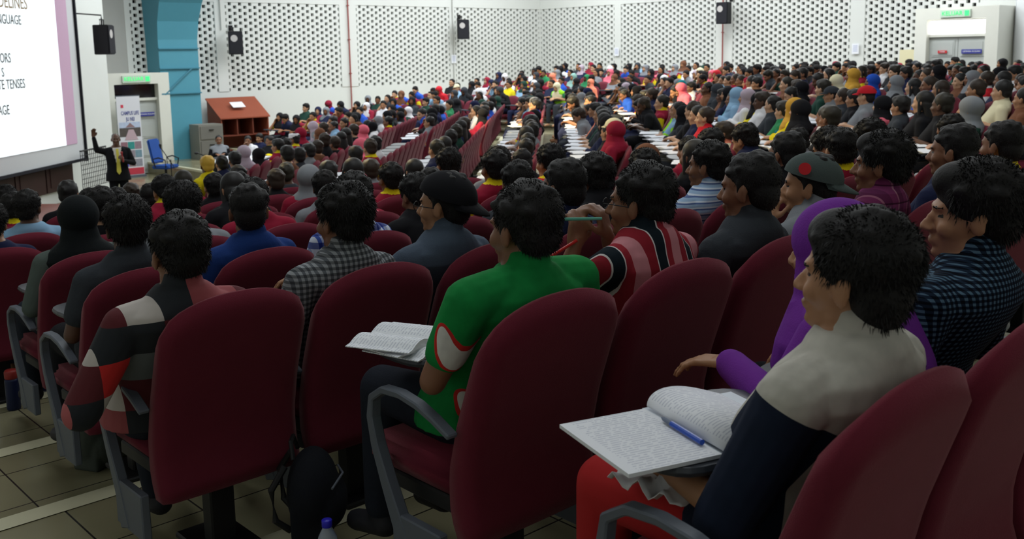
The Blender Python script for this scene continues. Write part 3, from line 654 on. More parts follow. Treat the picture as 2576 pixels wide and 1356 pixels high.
def shirt_mesh(pose, vox, sleeve=.62, inf=.013, scale=1.0, collar=True, long=False, loose=0):
    bm = bmesh.new(); torso(bm, pose, inf+loose, 7, scale); q5, q6 = pose['sp'][5], pose['sp'][6]; loft(bm, [(0, q5[0]-.003, q5[1]-.012, .165, .104), (0, q6[0]-.003, q6[1], .126, .096), (0, q6[0]-.003, q6[1]+.022, .104, .089), (0, q6[0]-.003, q6[1]+.042, .080, .078)]); sx, sy, sz = pose['sh']; ny, nz = pose['sp'][-1]
    if collar: cone(bm, (0, ny, nz-.055), .080, (0, ny-.008, nz-.002), .0665, 18)
    for i, s in enumerate((-1, 1)):
        S = Vector((s*sx*scale, sy, sz)); e = Vector(pose['el'][i]); w = Vector(pose['wr'][i])
        cone(bm, (s*.07, sy-.005, sz+.015), .058+inf, S, .052*scale+inf)
        if long: cone(bm, S, .052+inf, e, .040+inf); cone(bm, e, .040+inf, lerp(e, w, .95), .028+inf)
        else: cone(bm, S, .051*scale+inf, lerp(S, e, sleeve), .047+inf)
    return remesh(bm, vox, 2)
def is_sleeve(c, pose, tlo=.12):
    out = np.zeros(len(c), bool); sx, sy, sz = pose['sh']
    for i, s in enumerate((-1, 1)):
        S = np.array((s*sx, sy, sz)); e = np.array(pose['el'][i]); w = np.array(pose['wr'][i]); d = e-S
        t = ((c-S)@d)/(d@d); dist = np.linalg.norm(c-(S+np.outer(t, d)), axis=1); out |= (t > tlo) & (t < 1.3) & (dist < .078) & (s*c[:, 0] > .125)
        d = w-e; t = ((c-e)@d)/(d@d); dist = np.linalg.norm(c-(e+np.outer(t, d)), axis=1); out |= (t > 0) & (dist < .062) & (c[:, 2] > .45) & (s*c[:, 0] > 0)
    return out
def is_collar(c, pose):
    ny, nz = pose['sp'][-1]; return (np.hypot(c[:, 0], c[:, 1]-ny) < .083) & (c[:, 2] > nz-.045)
def trouser_mesh(pose, vox, inf=.012):
    bm = bmesh.new(); torso(bm, pose, inf*.6, 2); 
    for i, s in enumerate((-1, 1)):
        L_ = pose.get('leg', (LEG, LEG))[i]
        hp, kn, an = [Vector((s*p[0], p[1], p[2])) for p in (L_['hip'], L_['knee'], L_['ank'])]
        cone(bm, (s*.06, hp.y-.03, hp.z-.01), .09, hp, .088+inf); cone(bm, hp, .088+inf, kn, .060+inf); cone(bm, kn, .060+inf, an+Vector((0, 0, .02)), .045+inf)
    return remesh(bm, vox, 2)
def shoe_mesh(s, leg=LEG, vox=.01):
    bm = bmesh.new(); an = Vector((s*leg['ank'][0], leg['ank'][1], leg['ank'][2])); to = Vector((s*leg['toe'][0], leg['toe'][1], leg['toe'][2]))
    cone(bm, an+Vector((0, -.02, -.045)), .043, to, .036); cone(bm, an, .044, an+Vector((0, -.005, -.04)), .044); return remesh(bm, vox, 1)
# --- hair and headwear in head space (origin head centre, face towards +Y)
def fuzz(bm, pts_nrm, n, ln, flow, wid=.0016, jit=.45, seed=1):
    r = random.Random(seed)
    for _ in range(n):
        p, nn = pts_nrm(r); d = (nn*.75+Vector(flow(p))*.9+Vector((r.uniform(-1, 1), r.uniform(-1, 1), r.uniform(-1, 1)))*jit).normalized()
        L_ = ln*r.uniform(.5, 1.1); w = d.cross(Vector((r.uniform(-1, 1), r.uniform(-1, 1), r.uniform(-1, 1)))).normalized()*wid
        b = p-nn*.006; m = b+d*L_*.55; e = b+d*L_+Vector((0, 0, -L_*.25))
        v = [bm.verts.new(x) for x in (b-w, b+w, m+w*.7, m-w*.7, e)]
        bm.faces.new((v[0], v[1], v[2], v[3])); bm.faces.new((v[3], v[2], v[4]))
def hair_short(vox=.008, puff=0, flat=0, nape=0, near=False, seed=1, top=0, side=1.0):
    rd = random.Random(seed)
    bm = bmesh.new(); els = [((0, -.030, .050+puff*.3), (.083+puff, .094+puff, .082+puff)), ((0, -.060, -.005), (.072*side+puff*.6, .056+puff*.5, .065+nape)), ((0, -.03, .02), (.081*side+puff*.5, .060, .05))]
    if top: els.append(((0, .02, .085), (.062, .07, .04+top)))
    for c, r in els: ell(bm, c, r, 22)
    for i in range(26):
        a = rd.uniform(0, 2*pi); b = rd.uniform(.1, 1.4); c = Vector((cos(a)*cos(b)*(.078+puff), -.03+sin(a)*cos(b)*(.088+puff), .05+sin(b)*(.078+puff))); r = rd.uniform(.010, .02); ell(bm, c, (r, r*1.4, r*.8), 8)
    for s in (-1, 1): cone(bm, (s*.076, -.0, .03), .010, (s*.075, .004, -.004), .007)
    me = remesh(bm, vox, 1)
    if near:
        bm = bmesh.new(); bm.from_mesh(me); n0 = len(bm.faces)
        def samp(r):
            while True:
                a = r.uniform(0, 2*pi); z = r.uniform(-1, 1); q = sqrt(1-z*z); n = Vector((q*cos(a), q*sin(a), z)); c, rr = els[r.choices([0, 1], [3, 1])[0]]
                p = Vector((c[0]+n.x*rr[0], c[1]+n.y*rr[1], c[2]+n.z*rr[2]))
                if p.y < .055 and (p.z > -.02 or p.y < -.05): return p, Vector((n.x/rr[0], n.y/rr[1], n.z/rr[2])).normalized()
        fuzz(bm, samp, 6500, near if near is not True else .034, lambda p: (0, .35 if p.z > .09 else -.1, -.75 if p.z < .09 else -.1), seed=seed)
        me = mesh_of(bm, 'hair', HAIR, True)
    return setmats(me, [HAIR])
def hair_long(vox=.009, seed=3, tie=False):
    bm = bmesh.new(); ell(bm, (0, -.03, .045), (.086, .098, .088), 22); ell(bm, (0, -.05, -.01), (.086, .066, .09), 20)
    if tie: cone(bm, (0, -.13, .03), .03, (0, -.16, -.14), .018)
    else:
        loft(bm, [(0, -.06, .0, .084, .058), (0, -.075, -.08, .085, .05), (0, -.09, -.18, .09, .04), (0, -.10, -.27, .07, .025)])
        for s in (-1, 1): cone(bm, (s*.078, .0, .02), .016, (s*.085, -.01, -.15), .02)
    return setmats(remesh(bm, vox, 2), [HAIR])
def scarf(vox=.008, seed=1, tails=0):
    bm = bmesh.new(); ell(bm, (0, -.022, .025), (.100, .114, .104), 24); ell(bm, (0, .0, -.04), (.085, .092, .085), 24)
    loft(bm, [(0, -.005, -.03, .082, .09), (0, -.01, -.10, .098, .10), (0, -.015, -.15, .16, .12), (0, -.01, -.20, .19, .135), (0, .02, -.27, .17, .13), (0, .05, -.32, .11, .08)])
    for i in range(7): cone(bm, (-.09+.03*i, .08-.006*abs(i-3), -.12), .012, (-.14+.045*i, .10, -.28), .009)
    me = remesh(bm, vox, 2); bm = bmesh.new(); bm.from_mesh(me); bm.faces.ensure_lookup_table()
    dl = [f for f in bm.faces if f.calc_center_median().y > .02 and (f.calc_center_median().x/.056)**2+((f.calc_center_median().z+.022)/.088)**2 < 1]
    bmesh.ops.delete(bm, geom=dl, context='FACES')
    return mesh_of(bm, 'headscarf', [PAPER])
def cap_mesh(back=False, flat=False):
    bm = bmesh.new()
    ell(bm, (0, -.012, .042), (.090, .108, .088), 28)
    g = [v for v in bm.verts if v.co.z < .035]; bmesh.ops.delete(bm, geom=g, context='VERTS')
    s = -1 if back else 1; R2 = []
    for i in range(9):
        a = radians(-60+15*i)
        R2.append([Vector((.088*sin(a), -.012+s*.10*cos(a)*.98, .04)), Vector((.082*sin(a)*1.0, -.012+s*(.10*cos(a)+.068*cos(a*1.3)), .022)), Vector((.082*sin(a), -.012+s*(.10*cos(a)+.066*cos(a*1.3)), .028)), Vector((.088*sin(a), -.012+s*.10*cos(a)*.98, .048))])
    rings(bm, R2)
    return mesh_of(bm, 'cap', [PAPER])
def songkok():
    bm = bmesh.new(); rings(bm, [[(r_*cos(a)*.84, -.01+r_*sin(a), z) for a in [2*pi*i/28 for i in range(28)]] for r_, z in ((.098, .045), (.099, .06), (.096, .105), (.088, .118), (.05, .121))]); return mesh_of(bm, 'songkok_cap', [PAPER])

ROOTS = []
def slot_over(o, mats):
    for i, m in enumerate(mats):
        if i < len(o.material_slots): o.material_slots[i].link = 'OBJECT'; o.material_slots[i].material = m
def eyes_into(body, T, skin):
    c = [T @ Vector((s*.032, .080, .003)) for s in (-1, 1)]; c = [np.array(x) for x in c]
    bw = [np.array(T @ Vector((s*.032, .086, .024))) for s in (-1, 1)]
    def f(P_):
        m = np.zeros(len(P_), bool); R3 = np.array(T.to_3x3()); 
        for x in c: q = (P_-x)@R3; m |= (q[:, 0]/.013)**2+(q[:, 2]/.0055)**2+(q[:, 1]/.03)**2 < 1
        for x in bw: q = (P_-x)@R3; m |= (q[:, 0]/.018)**2+(q[:, 2]/.0038)**2+(q[:, 1]/.03)**2 < 1
        return m
    setmats(body, [skin, EYE]); slot_by(body, f)
def prep_shirt(me, pose, mats3):
    setmats(me, mats3); slot_by(me, lambda c: np.where(is_collar(c, pose), 2, np.where(is_sleeve(c, pose), 1, 0)))
# archetypes shared by the crowd
VX = .0105
ARC = []
C_black = M('cloth_black', srgb(24, 24, 28), rough=.9, spec=.15)
for nm, yaw, pit in (('upright', 0, 0), ('upright', .5, -.05), ('upright', -.45, 0), ('lean', .1, -.35), ('lean', .45, -.1), ('chin', .25, -.05)):
    ps = POSES[nm]; T = headT(ps, yaw, pit); b = body_mesh(ps, T, VX, k=1.25); eyes_into(b, T, OCS)
    sh_ = shirt_mesh(ps, VX); prep_shirt(sh_, ps, [OCC]*3); lg = shirt_mesh(ps, VX, long=True, collar=False, inf=.016); prep_shirt(lg, ps, [OCC]*3)
    tr = trouser_mesh(ps, .014); setmats(tr, [OCC]); ARC.append(dict(pose=nm, T=T, body=b, shirt=sh_, long=lg, trousers=tr, yaw=yaw))
HAIRS = dict(short=hair_short(.010, .004, seed=1), short2=hair_short(.010, .010, seed=5, top=.012), short3=hair_short(.010, .0, seed=9, nape=.01), long=hair_long(), tie=hair_long(tie=True), scarf=scarf(), cap=cap_mesh(), songkok=songkok())
NEARH = [hair_short(.008, .006, near=.017, seed=21), hair_short(.008, .012, near=.022, seed=22, top=.012), hair_short(.008, .002, near=.011, seed=23, nape=.012)]
COLS = dict(black=(24, 24, 28), white=(222, 222, 226), grey=(128, 132, 138), navy=(30, 36, 66), blue=(40, 84, 188), teal=(32, 128, 136), green=(44, 128, 82), yellow=(226, 206, 30), maroon=(140, 28, 52),
            red=(196, 36, 48), pink=(232, 110, 130), purple=(126, 52, 140), orange=(238, 120, 40), cream=(222, 214, 180), charcoal=(54, 58, 64), lilac=(178, 162, 176), lightblue=(134, 170, 200), salmon=(240, 140, 110), brown=(110, 72, 52), mustard=(196, 150, 60), mint=(140, 180, 172), dkgreen=(30, 62, 52), sky=(120, 130, 230), limegreen=(150, 220, 40))
def CL(n): return cloth('cloth_'+n, *COLS[n])
ORD = ['first', 'second', 'third', 'fourth', 'fifth', 'sixth', 'seventh', 'eighth', 'ninth', 'tenth', 'eleventh', 'twelfth', 'thirteenth', 'fourteenth', 'fifteenth', 'sixteenth', 'seventeenth', 'eighteenth', 'nineteenth', 'twentieth'] + ['%s' % s for s in ('twenty-first', 'twenty-second', 'twenty-third', 'twenty-fourth', 'twenty-fifth', 'twenty-sixth', 'twenty-seventh', 'twenty-eighth', 'twenty-ninth', 'thirtieth')]

# ------------------------------------------------------------------ seats
seats = []
XS = {-1: 1.68, 0: 1.84, 1: 1.44, 2: 1.58, 3: 1.74, 4: 1.60, 5: 2.05, 6: 2.3, 7: 2.5}
def add_seat(x, y, z, rz, blk, k, i):
    f = Matrix.Rotation(rz, 3, 'Z') @ Vector((0, .235, 0)); hx, hy, w = proj((x+f.x, y+f.y, z+1.12))
    if blk == 'side' and hx < 702: return
    if w > .7 and -120 < hx < 2700 and hy < 1300: seats.append(dict(x=x, y=y, z=z, rz=rz, blk=blk, k=k, i=i, hx=hx, hy=hy, w=w, occ=True, used=False))
for k in range(-1, 8):
    y = 28-rowd(k); x = XS[k]; i = 0
    while x < SX+T8*rowd(k)-.62: add_seat(x, y, rowfloor(k), 0, 'near', k, i); x += .553; i += 1
for k in range(-5, 10):
    d = rowd(k); n = int((T8*d-.75-.55)/.56)
    for side in (-1, 1):
        for i in range(n):
            t = side*(.65+.56*i); x, y = onS(d, t)
            if x < XB-.9 and y > .2 and x-y < 15.9 : add_seat(x, y, rowfloor(k), pi/4, 'middle' if side < 0 else 'second middle', k, i)
for k in range(-1, 13):
    y = 24.55; i = 0
    while y > 28-T8*rowd(k)+.62: add_seat(SX+rowd(k), y, rowfloor(k), pi/2, 'side', k, i); y -= .56; i += 1
def seat_at(blk, k, i):
    for s in seats:
        if s['blk'] == blk and s['k'] == k and s['i'] == i: return s
def nearest(px, py, mx=45):
    best = min((s for s in seats if not s['used']), key=lambda s: (s['hx']-px)**2+(s['hy']-py)**2); 
    return best if hypot(best['hx']-px, best['hy']-py) < mx else None
# empty seats the photograph shows
for s in seats:
    if s['blk'] == 'middle' and ((s['k'] == 7 and s['i'] < 8) or (s['k'] == 6 and s['i'] < 4) or (s['k'] == 5 and s['i'] < 4)): s['occ'] = False
def empty_top(px, py, mx=60):
    def top(s): return proj((s['x'], s['y'], s['z']+.975))
    b = min((s for s in seats if s['blk'] == 'near'), key=lambda s: hypot(top(s)[0]-px, top(s)[1]-py)); b['occ'] = False
for p in ((735, 560), (735, 530), (1470, 487), (1470, 443), (1470, 420), (1475, 405), (1190, 430)): empty_top(*p)
for s in seats:
    if s['blk'] == 'near' and 1430 < s['hx'] < 1535 and 375 < s['hy'] < 520: s['occ'] = False
    if s['occ'] and s['w'] > 6 and R_.random() < .035: s['occ'] = False

BLN = {'near': 'near block', 'middle': 'middle block', 'second middle': 'second middle block', 'side': 'side wall block'}
def where(s, person=True):
    rowmin = {'near': -1, 'middle': -5, 'second middle': -5, 'side': -1}[s['blk']]
    side = {'near': 'from aisle', 'middle': 'from central aisle', 'second middle': 'from central aisle', 'side': 'from wall'}[s['blk']]
    return '%s, %s row from back, %s %s' % (BLN[s['blk']], ORD[s['k']-rowmin], ORD[min(s['i'], 29)], side)

# ------------------------------------------------------------------ chairs: nearest 300 one by one, the farthest rest in one object
seats.sort(key=lambda s: s['w'])
for n_, s in enumerate(seats):
    if n_ < 300:
        s['chair'] = make_chair('maroon chair, '+where(s), (s['x'], s['y'], s['z']), s['rz'], 'auditorium chairs', s['occ'] or s['blk'] != 'near')
def decim(me, ratio):
    o = bpy.data.objects.new('tmp', me); COL.objects.link(o); m = o.modifiers.new('d', 'DECIMATE'); m.ratio = ratio
    dg = bpy.context.evaluated_depsgraph_get(); dg.update(); out = bpy.data.meshes.new_from_object(o.evaluated_get(dg)); bpy.data.objects.remove(o); return out
class Merge:
    def __init__(s): s.v = []; s.lt = []; s.li = []; s.col = []; s.n = 0
    def add(s, me, Mx, cols):
        nv = len(me.vertices); a = np.zeros(nv*3); me.vertices.foreach_get('co', a); a = a.reshape(-1, 3)
        Mn = np.array(Mx); a = a@Mn[:3, :3].T+Mn[:3, 3]
        nl = len(me.loops); li = np.zeros(nl, np.int32); me.loops.foreach_get('vertex_index', li)
        lt = np.zeros(len(me.polygons), np.int32); me.polygons.foreach_get('loop_total', lt); mi = np.zeros(len(me.polygons), np.int32); me.polygons.foreach_get('material_index', mi)
        c = np.array([(*c, 1) for c in cols]); s.col.append(np.repeat(c[np.minimum(mi, len(cols)-1)], lt, axis=0)); s.v.append(a); s.li.append(li+s.n); s.lt.append(lt); s.n += nv
    def build(s, name, mat):
        v = np.concatenate(s.v); li = np.concatenate(s.li); lt = np.concatenate(s.lt); me = bpy.data.meshes.new(name)
        me.vertices.add(len(v)); me.vertices.foreach_set('co', v.ravel()); me.loops.add(len(li)); me.loops.foreach_set('vertex_index', li)
        me.polygons.add(len(lt)); ls = np.concatenate([[0], np.cumsum(lt)[:-1]]).astype(np.int32); me.polygons.foreach_set('loop_start', ls); me.polygons.foreach_set('loop_total', lt)
        at = me.attributes.new('Col', 'FLOAT_COLOR', 'CORNER'); at.data.foreach_set('color', np.concatenate(s.col).ravel()); me.update(calc_edges=True); me.validate(); me.shade_smooth()
        me.materials.append(mat); return link(name, me)
VC = bpy.data.materials.new('mixed_cloth_and_skin'); VC.use_nodes = True; nt, N, L, P = nodes(VC); at = N.new('ShaderNodeAttribute'); at.attribute_name = 'Col'; L.new(at.outputs['Color'], P.inputs['Base Color']); P.inputs['Roughness'].default_value = .8; P.inputs['Specular IOR Level'].default_value = .2
if len(seats) > 300:
    mg = Merge(); lb = decim(CM['backrest'], .35); tb = CM['seat']
    for s in seats[300:]:
        Mx = Matrix.Translation((s['x'], s['y'], s['z'])) @ Matrix.Rotation(s['rz'], 4, 'Z'); rc = srgb(106, 38, 52); mg.add(lb, Mx, [rc]); mg.add(tb, Mx, [rc])
        if s['k'] < 13: mg.add(CM['tab'], Mx, [srgb(54, 58, 66)])
    tag(mg.build('auditorium_chairs', VC), 'maroon auditorium chairs of the farthest rows by the pierced walls', 'chairs', 'auditorium chairs', 'stuff')

# ------------------------------------------------------------------ people of the nearest seats, posed one by one
def P_(base, **k): d = dict(POSES[base]); d.update(k); return d
def near_person(s, label, pose, yaw, pitch, hair, mats, trousers, skin=1, long=False, hairmat=None, dx=0, dy=0, dz=0, vox=.0075, scale=1.0, patch=None, roll=0, glasses=False, rz=0, loose=0, hs=1.0, sleeve=.62):
    T = headT(pose, yaw, pitch, roll) @ Matrix.Scale(hs, 4); b = body_mesh(pose, T, vox, scale=scale); eyes_into(b, T, SKIN[skin])
    r = link('person', b, None, (s['x']+dx, s['y']+dy, s['z']+dz), (0, 0, s['rz']+rz)); tag(r, label, 'person'); s['used'] = True
    sh_ = shirt_mesh(pose, vox, long=long, scale=scale, loose=loose, sleeve=sleeve); prep_shirt(sh_, pose, mats[:3])
    if patch:
        for m in mats[3:]: sh_.materials.append(m)
        n = len(sh_.polygons); c = np.zeros(n*3); sh_.polygons.foreach_get('center', c); c = c.reshape(-1, 3); mi = np.zeros(n, np.int32); sh_.polygons.foreach_get('material_index', mi); mi = patch(c, mi); sh_.polygons.foreach_set('material_index', mi)
    link('shirt', sh_, r)
    tr = trouser_mesh(pose, .012); setmats(tr, [trousers]); link('trousers', tr, r)
    if hair is not None:
        o = link(hair.name.split('.')[0] if not hair.name.startswith('tmp') else 'hair', hair, r); o.matrix_parent_inverse = Matrix.Identity(4); o.matrix_basis = T
        if hairmat: slot_over(o, [hairmat])
    if glasses:
        bm = bmesh.new()
        for e_ in (-1, 1):
            pts = [(e_*.034+.024*cos(a), .098, .003+.017*sin(a)) for a in [2*pi*i/16 for i in range(17)]]; tube(bm, pts, .0016, 5); tube(bm, [(e_*.058, .096, .006), (e_*.078, .05, .006), (e_*.081, -.01, .0)], .0018, 5)
        g = obj('glasses', bm, DARKM, r); g.matrix_basis = T
    for i, e_ in enumerate((-1, 1)):
        so_ = shoe_mesh(e_, pose.get('leg', (LEG, LEG))[i]); setmats(so_, [M('shoe_dark', srgb(36, 36, 42), rough=.6)]); link('shoe', so_, r)
    return r
def inst(me, mats): m = me.copy(); setmats(m, mats); return m
HSH = [inst(h, [HAIR]) for h in NEARH]
for h in HSH: h.name = 'hair'
JEAN = cloth('denim_dark', 34, 38, 48); DK = cloth('trousers_dark', 24, 25, 30)
S_ = seat_at
def masked(name, base, layers):
    """garment material: layers = [(fn(nt, X, Y, Z, mth) -> mask socket, colour)]"""
    m = bpy.data.materials.new(name); m.use_nodes = True; nt, N, L, P = nodes(m); P.inputs['Roughness'].default_value = .9; P.inputs['Specular IOR Level'].default_value = .15
    tc = N.new('ShaderNodeTexCoord'); sx = N.new('ShaderNodeSeparateXYZ'); L.new(tc.outputs['Object'], sx.inputs[0])
    def mth(op, a, b=None):
        n = N.new('ShaderNodeMath'); n.operation = op
        for i, v in enumerate((a, b)):
            if v is None: continue
            if isinstance(v, (int, float)): n.inputs[i].default_value = v
            else: L.new(v, n.inputs[i])
        return n.outputs[0]
    nz = N.new('ShaderNodeTexNoise'); nz.inputs['Scale'].default_value = 22; L.new(tc.outputs['Object'], nz.inputs['Vector'])
    prev = None
    for fn, col in [(None, base)]+layers:
        c = N.new('ShaderNodeMix'); c.data_type = 'RGBA'; c.inputs[6].default_value = tuple(v*.7 for v in srgb(*col))+(1,); c.inputs[7].default_value = tuple(min(1, v*1.25) for v in srgb(*col))+(1,); L.new(nz.outputs['Fac'], c.inputs['Factor'])
        if fn is None: prev = c.outputs[2]; continue
        mx = N.new('ShaderNodeMix'); mx.data_type = 'RGBA'; L.new(fn(sx.outputs[0], sx.outputs[1], sx.outputs[2], mth), mx.inputs['Factor']); L.new(prev, mx.inputs[6]); L.new(c.outputs[2], mx.inputs[7]); prev = mx.outputs[2]
    L.new(prev, P.inputs['Base Color']); return m
def sleeve_mask(pose, t0):
    def f(X, Y, Z, mth):
        out = None
        for i, sd in enumerate((-1, 1)):
            S = Vector((sd*pose['sh'][0], pose['sh'][1], pose['sh'][2])); d = Vector(pose['el'][i])-S; k = d.length_squared
            t = mth('ADD', mth('ADD', mth('MULTIPLY', mth('SUBTRACT', X, S.x), d.x/k), mth('MULTIPLY', mth('SUBTRACT', Y, S.y), d.y/k)), mth('MULTIPLY', mth('SUBTRACT', Z, S.z), d.z/k))
            m_ = mth('MULTIPLY', mth('GREATER_THAN', t, t0), mth('GREATER_THAN', mth('MULTIPLY', X, sd), .145)); out = m_ if out is None else mth('MAXIMUM', out, m_)
        return out
    return f
def oval(x0, y0, z0, ry, rz_, tilt=0):
    def f(X, Y, Z, mth):
        zz_ = mth('SUBTRACT', Z, z0); a = mth('DIVIDE', mth('SUBTRACT', mth('SUBTRACT', Y, y0), mth('MULTIPLY', zz_, tilt)), ry); b = mth('DIVIDE', zz_, rz_)
        return mth('MULTIPLY', mth('LESS_THAN', mth('ADD', mth('MULTIPLY', a, a), mth('POWER', mth('ABSOLUTE', b), 4)), 1), mth('LESS_THAN', X, x0))
    return f
# white-shirted youth in the camera row
mott = M('navy_mottled_sleeve', srgb(26, 34, 52), rough=.9, var=.6, vscale=22); offw = cloth('offwhite_jersey', 186, 182, 172)
boy = P_('upright', el=((-.255, .34, .66), (.25, .27, .67)), wr=((-.17, .55, .645), (.10, .46, .64)), hd=((.3, .95, .1), (-.5, .85, -.05)), curl=(.75, .5))
p0 = near_person(S_('near', -1, 0), 'person in white shirt with navy sleeves, front right, in left profile', boy, .18, .05, inst(hair_short(.0075, .012, near=.020, seed=31, top=.014, nape=.03), [HAIR]), [masked('white_and_navy_jersey', (186, 182, 172), [(sleeve_mask(boy, .07), (26, 34, 52))])]*3, M('red_trousers', srgb(176, 34, 36), rough=.9, var=.1), skin=0, dx=.09, dz=-.01, scale=1.12, vox=.006, sleeve=1.12)
# purple headscarf
pv = cloth('purple_knit', 112, 46, 146)
sc_ = inst(HAIRS['scarf'], [pv]); sc_.name = 'headscarf'
near_person(S_('near', -1, 1), 'person in purple headscarf and purple top leaning on a writing tablet', P_('lean', wr=((-.16, .76, .752), (.08, .64, .755)), el=((-.27, .54, .71), (.27, .48, .70)), hd=((-.1, .95, -.1), (-.2, .95, -.1))), .1, -.1, sc_, [pv]*3, DK, skin=0, long=True, hairmat=pv, dx=-.01, dy=-.03, dz=-.02, hs=1.03)
dotm = bands('blue_dot_jacket', 0, .014, [(0, (26, 40, 58)), (.55, (84, 112, 132))], 2, [(0, (90, 100, 120)), (.5, (255, 255, 255))], .014)
near_person(S_('near', -1, 2), 'person in blue patterned jacket looking left at the right edge', P_('upright', el=((-.26, .30, .68), (.26, .30, .68))), .55, .0, HSH[1], [dotm]*3, DK, skin=0, long=True, dx=-.19, dy=.12, scale=1.08, loose=.01, hs=1.06)
# green polo
grn = cloth('green_polo', 24, 128, 62); wht = cloth('white_cotton', 205, 202, 196); redt = cloth('red_trim', 190, 44, 40)
near_person(S_('near', 0, 0), 'person in green polo with white red-edged sleeve panel, seated mid foreground', P_('upright', el=((-.285, .30, .70), (.285, .27, .70)), sh=(.185, .232, .915)), .12, -.03, HSH[0], [masked('green_polo_panelled', (24, 128, 62), [(oval(-.19, .225, .79, .030, .085, .25), (190, 44, 40)), (oval(-.19, .225, .79, .021, .076, .25), (205, 202, 196)), (oval(-.12, .30, .60, .030, .05, .2), (190, 44, 40)), (oval(-.12, .30, .60, .020, .042, .2), (205, 202, 196))])]*3, JEAN, skin=1, scale=1.12, loose=.006, hs=1.02, dx=.03)
# pink and navy stripes, both hands with pens
strp = bands('pink_navy_stripe', 0, .15, [(0, (196, 130, 138)), (.30, (140, 34, 46)), (.52, (214, 206, 206)), (.55, (24, 34, 42)), (.80, (214, 206, 206)), (.83, (150, 40, 52))])
hands = P_('chin', el=((-.20, .56, .75), (.13, .56, .75)), wr=((-.125, .545, .93), (-.01, .50, .95)), hd=((.15, -.1, .95), (-.25, .1, .95)), hu=((-.3, -.9, 0), (.3, -.9, 0)), curl=(.95, .8))
pk = near_person(S_('near', 0, 1), 'person in pink, maroon and navy striped shirt holding pens before the face', P_('chin', **{k: v for k, v in hands.items()}), .38, .0, HSH[0], [strp]*3, DK, skin=1, glasses=True, hs=1.03, dx=.11, dy=-.02)
near_person(S_('near', 0, 2), 'person in plain dark charcoal shirt behind the striped shirt, short black hair', POSES['upright'], .25, -.05, HSH[2], [CL('charcoal')]*3, DK, skin=1, dx=.02)
capm = cloth('cap_grey_green', 74, 84, 82)
cp_ = inst(cap_mesh(back=True), [capm]); cp_.name = 'cap'
rch = near_person(S_('near', 0, 3), 'person in dark grey cap worn backwards resting chin on a raised hand', P_('chin', el=((-.17, .60, .745), (.25, .45, .72)), wr=((-.085, .50, .93), (.06, .60, .752)), hd=((.25, -.15, .9), (-.8, .5, -.05)), curl=(.9, .4)), .45, .0, inst(NEARH[2], [HAIR]), [CL('grey')]*3, DK, skin=0, dy=-.02, dx=.05, dz=-.05)
T = headT(POSES['chin'], .45, 0); o = link('cap', cp_, rch); o.matrix_basis = T @ Matrix.Rotation(.25, 4, 'X') @ Matrix.Scale(1.1, 4)
bm = bmesh.new(); bmesh.ops.create_circle(bm, cap_ends=True, segments=20, radius=.022, matrix=Matrix.Translation((-.099, .02, .075)) @ Matrix.Rotation(-pi/2+.1, 4, 'Y')); bb = obj('cap_badge', bm, M('badge_red', srgb(210, 44, 52)), o)
plm = bands('plum_check', 0, .07, [(0, (120, 52, 96)), (.45, (160, 110, 130)), (.55, (96, 40, 78))], 2, [(0, (255, 255, 255)), (.4, (150, 120, 140)), (.5, (230, 210, 220))], .07)
near_person(S_('near', 0, 4), 'person in plum checked shirt with thick black hair right of the grey cap', POSES['upright'], .35, 0, HSH[1], [plm]*3, DK, skin=1, hs=1.05, dx=-.13)
near_person(S_('near', 0, 5), 'person in slate shirt right of the plum checked shirt, short hair', POSES['upright'], .2, 0, HSH[2], [CL('navy')]*3, DK, skin=1)
# red, black and white plaid
pm = bpy.data.materials.new('red_plaid'); pm.use_nodes = True; _M['red_plaid'] = pm; nt, N, L, P = nodes(pm); P.inputs['Roughness'].default_value = .9
tc = N.new('ShaderNodeTexCoord'); mp = N.new('ShaderNodeMapping'); mp.inputs['Scale'].default_value = (10.5, 0, 9.5); mp.inputs['Rotation'].default_value = (0, .08, 0); mp.inputs['Location'].default_value = (.4, 0, .35)
L.new(tc.outputs['Object'], mp.inputs[0]); vv = N.new('ShaderNodeVectorMath'); vv.operation = 'FLOOR'; L.new(mp.outputs[0], vv.inputs[0]); wn = N.new('ShaderNodeTexWhiteNoise'); wn.noise_dimensions = '3D'; L.new(vv.outputs[0], wn.inputs['Vector'])
cr = N.new('ShaderNodeValToRGB'); cr.color_ramp.interpolation = 'CONSTANT'; st = [(0, (150, 72, 76)), (.24, (88, 24, 32)), (.42, (28, 32, 38)), (.60, (196, 36, 34)), (.74, (176, 92, 94)), (.86, (96, 102, 104)), (.93, (190, 182, 176))]
for i, (p, c) in enumerate(st): e_ = cr.color_ramp.elements[i] if i < 2 else cr.color_ramp.elements.new(p); e_.position = p; e_.color = (*srgb(*c), 1)
L.new(wn.outputs['Value'], cr.inputs[0]); L.new(cr.outputs[0], P.inputs['Base Color'])
near_person(S_('near', 1, 0), 'person in red, black and grey plaid shirt on the aisle, seated at left', P_('upright', el=((-.30, .27, .68), (.26, .27, .68)), leg=(dict(hip=(.07, .43, .525), knee=(-.04, .76, .53), ank=(-.06, .70, .11), toe=(-.06, .83, .035)), dict(hip=(.10, .43, .525), knee=(.22, .78, .53), ank=(.23, .78, .11), toe=(.24, .9, .035)))), .05, -.05, HSH[0], [pm]*3, JEAN, skin=1, long=False, sleeve=1.25, scale=1.08, dx=-.11, dz=-.03, loose=.008, hs=1.02)
gchk = bands('grey_check', 0, .02, [(0, (150, 154, 158)), (.5, (96, 100, 106))], 2, [(0, (255, 255, 255)), (.5, (170, 170, 170))], .02)
near_person(S_('near', 1, 1), 'person in grey checked collar shirt with tall swept black hair', POSES['upright'], .2, -.0, HSH[1], [gchk]*3, DK, skin=1, hs=1.02, dx=-.04)
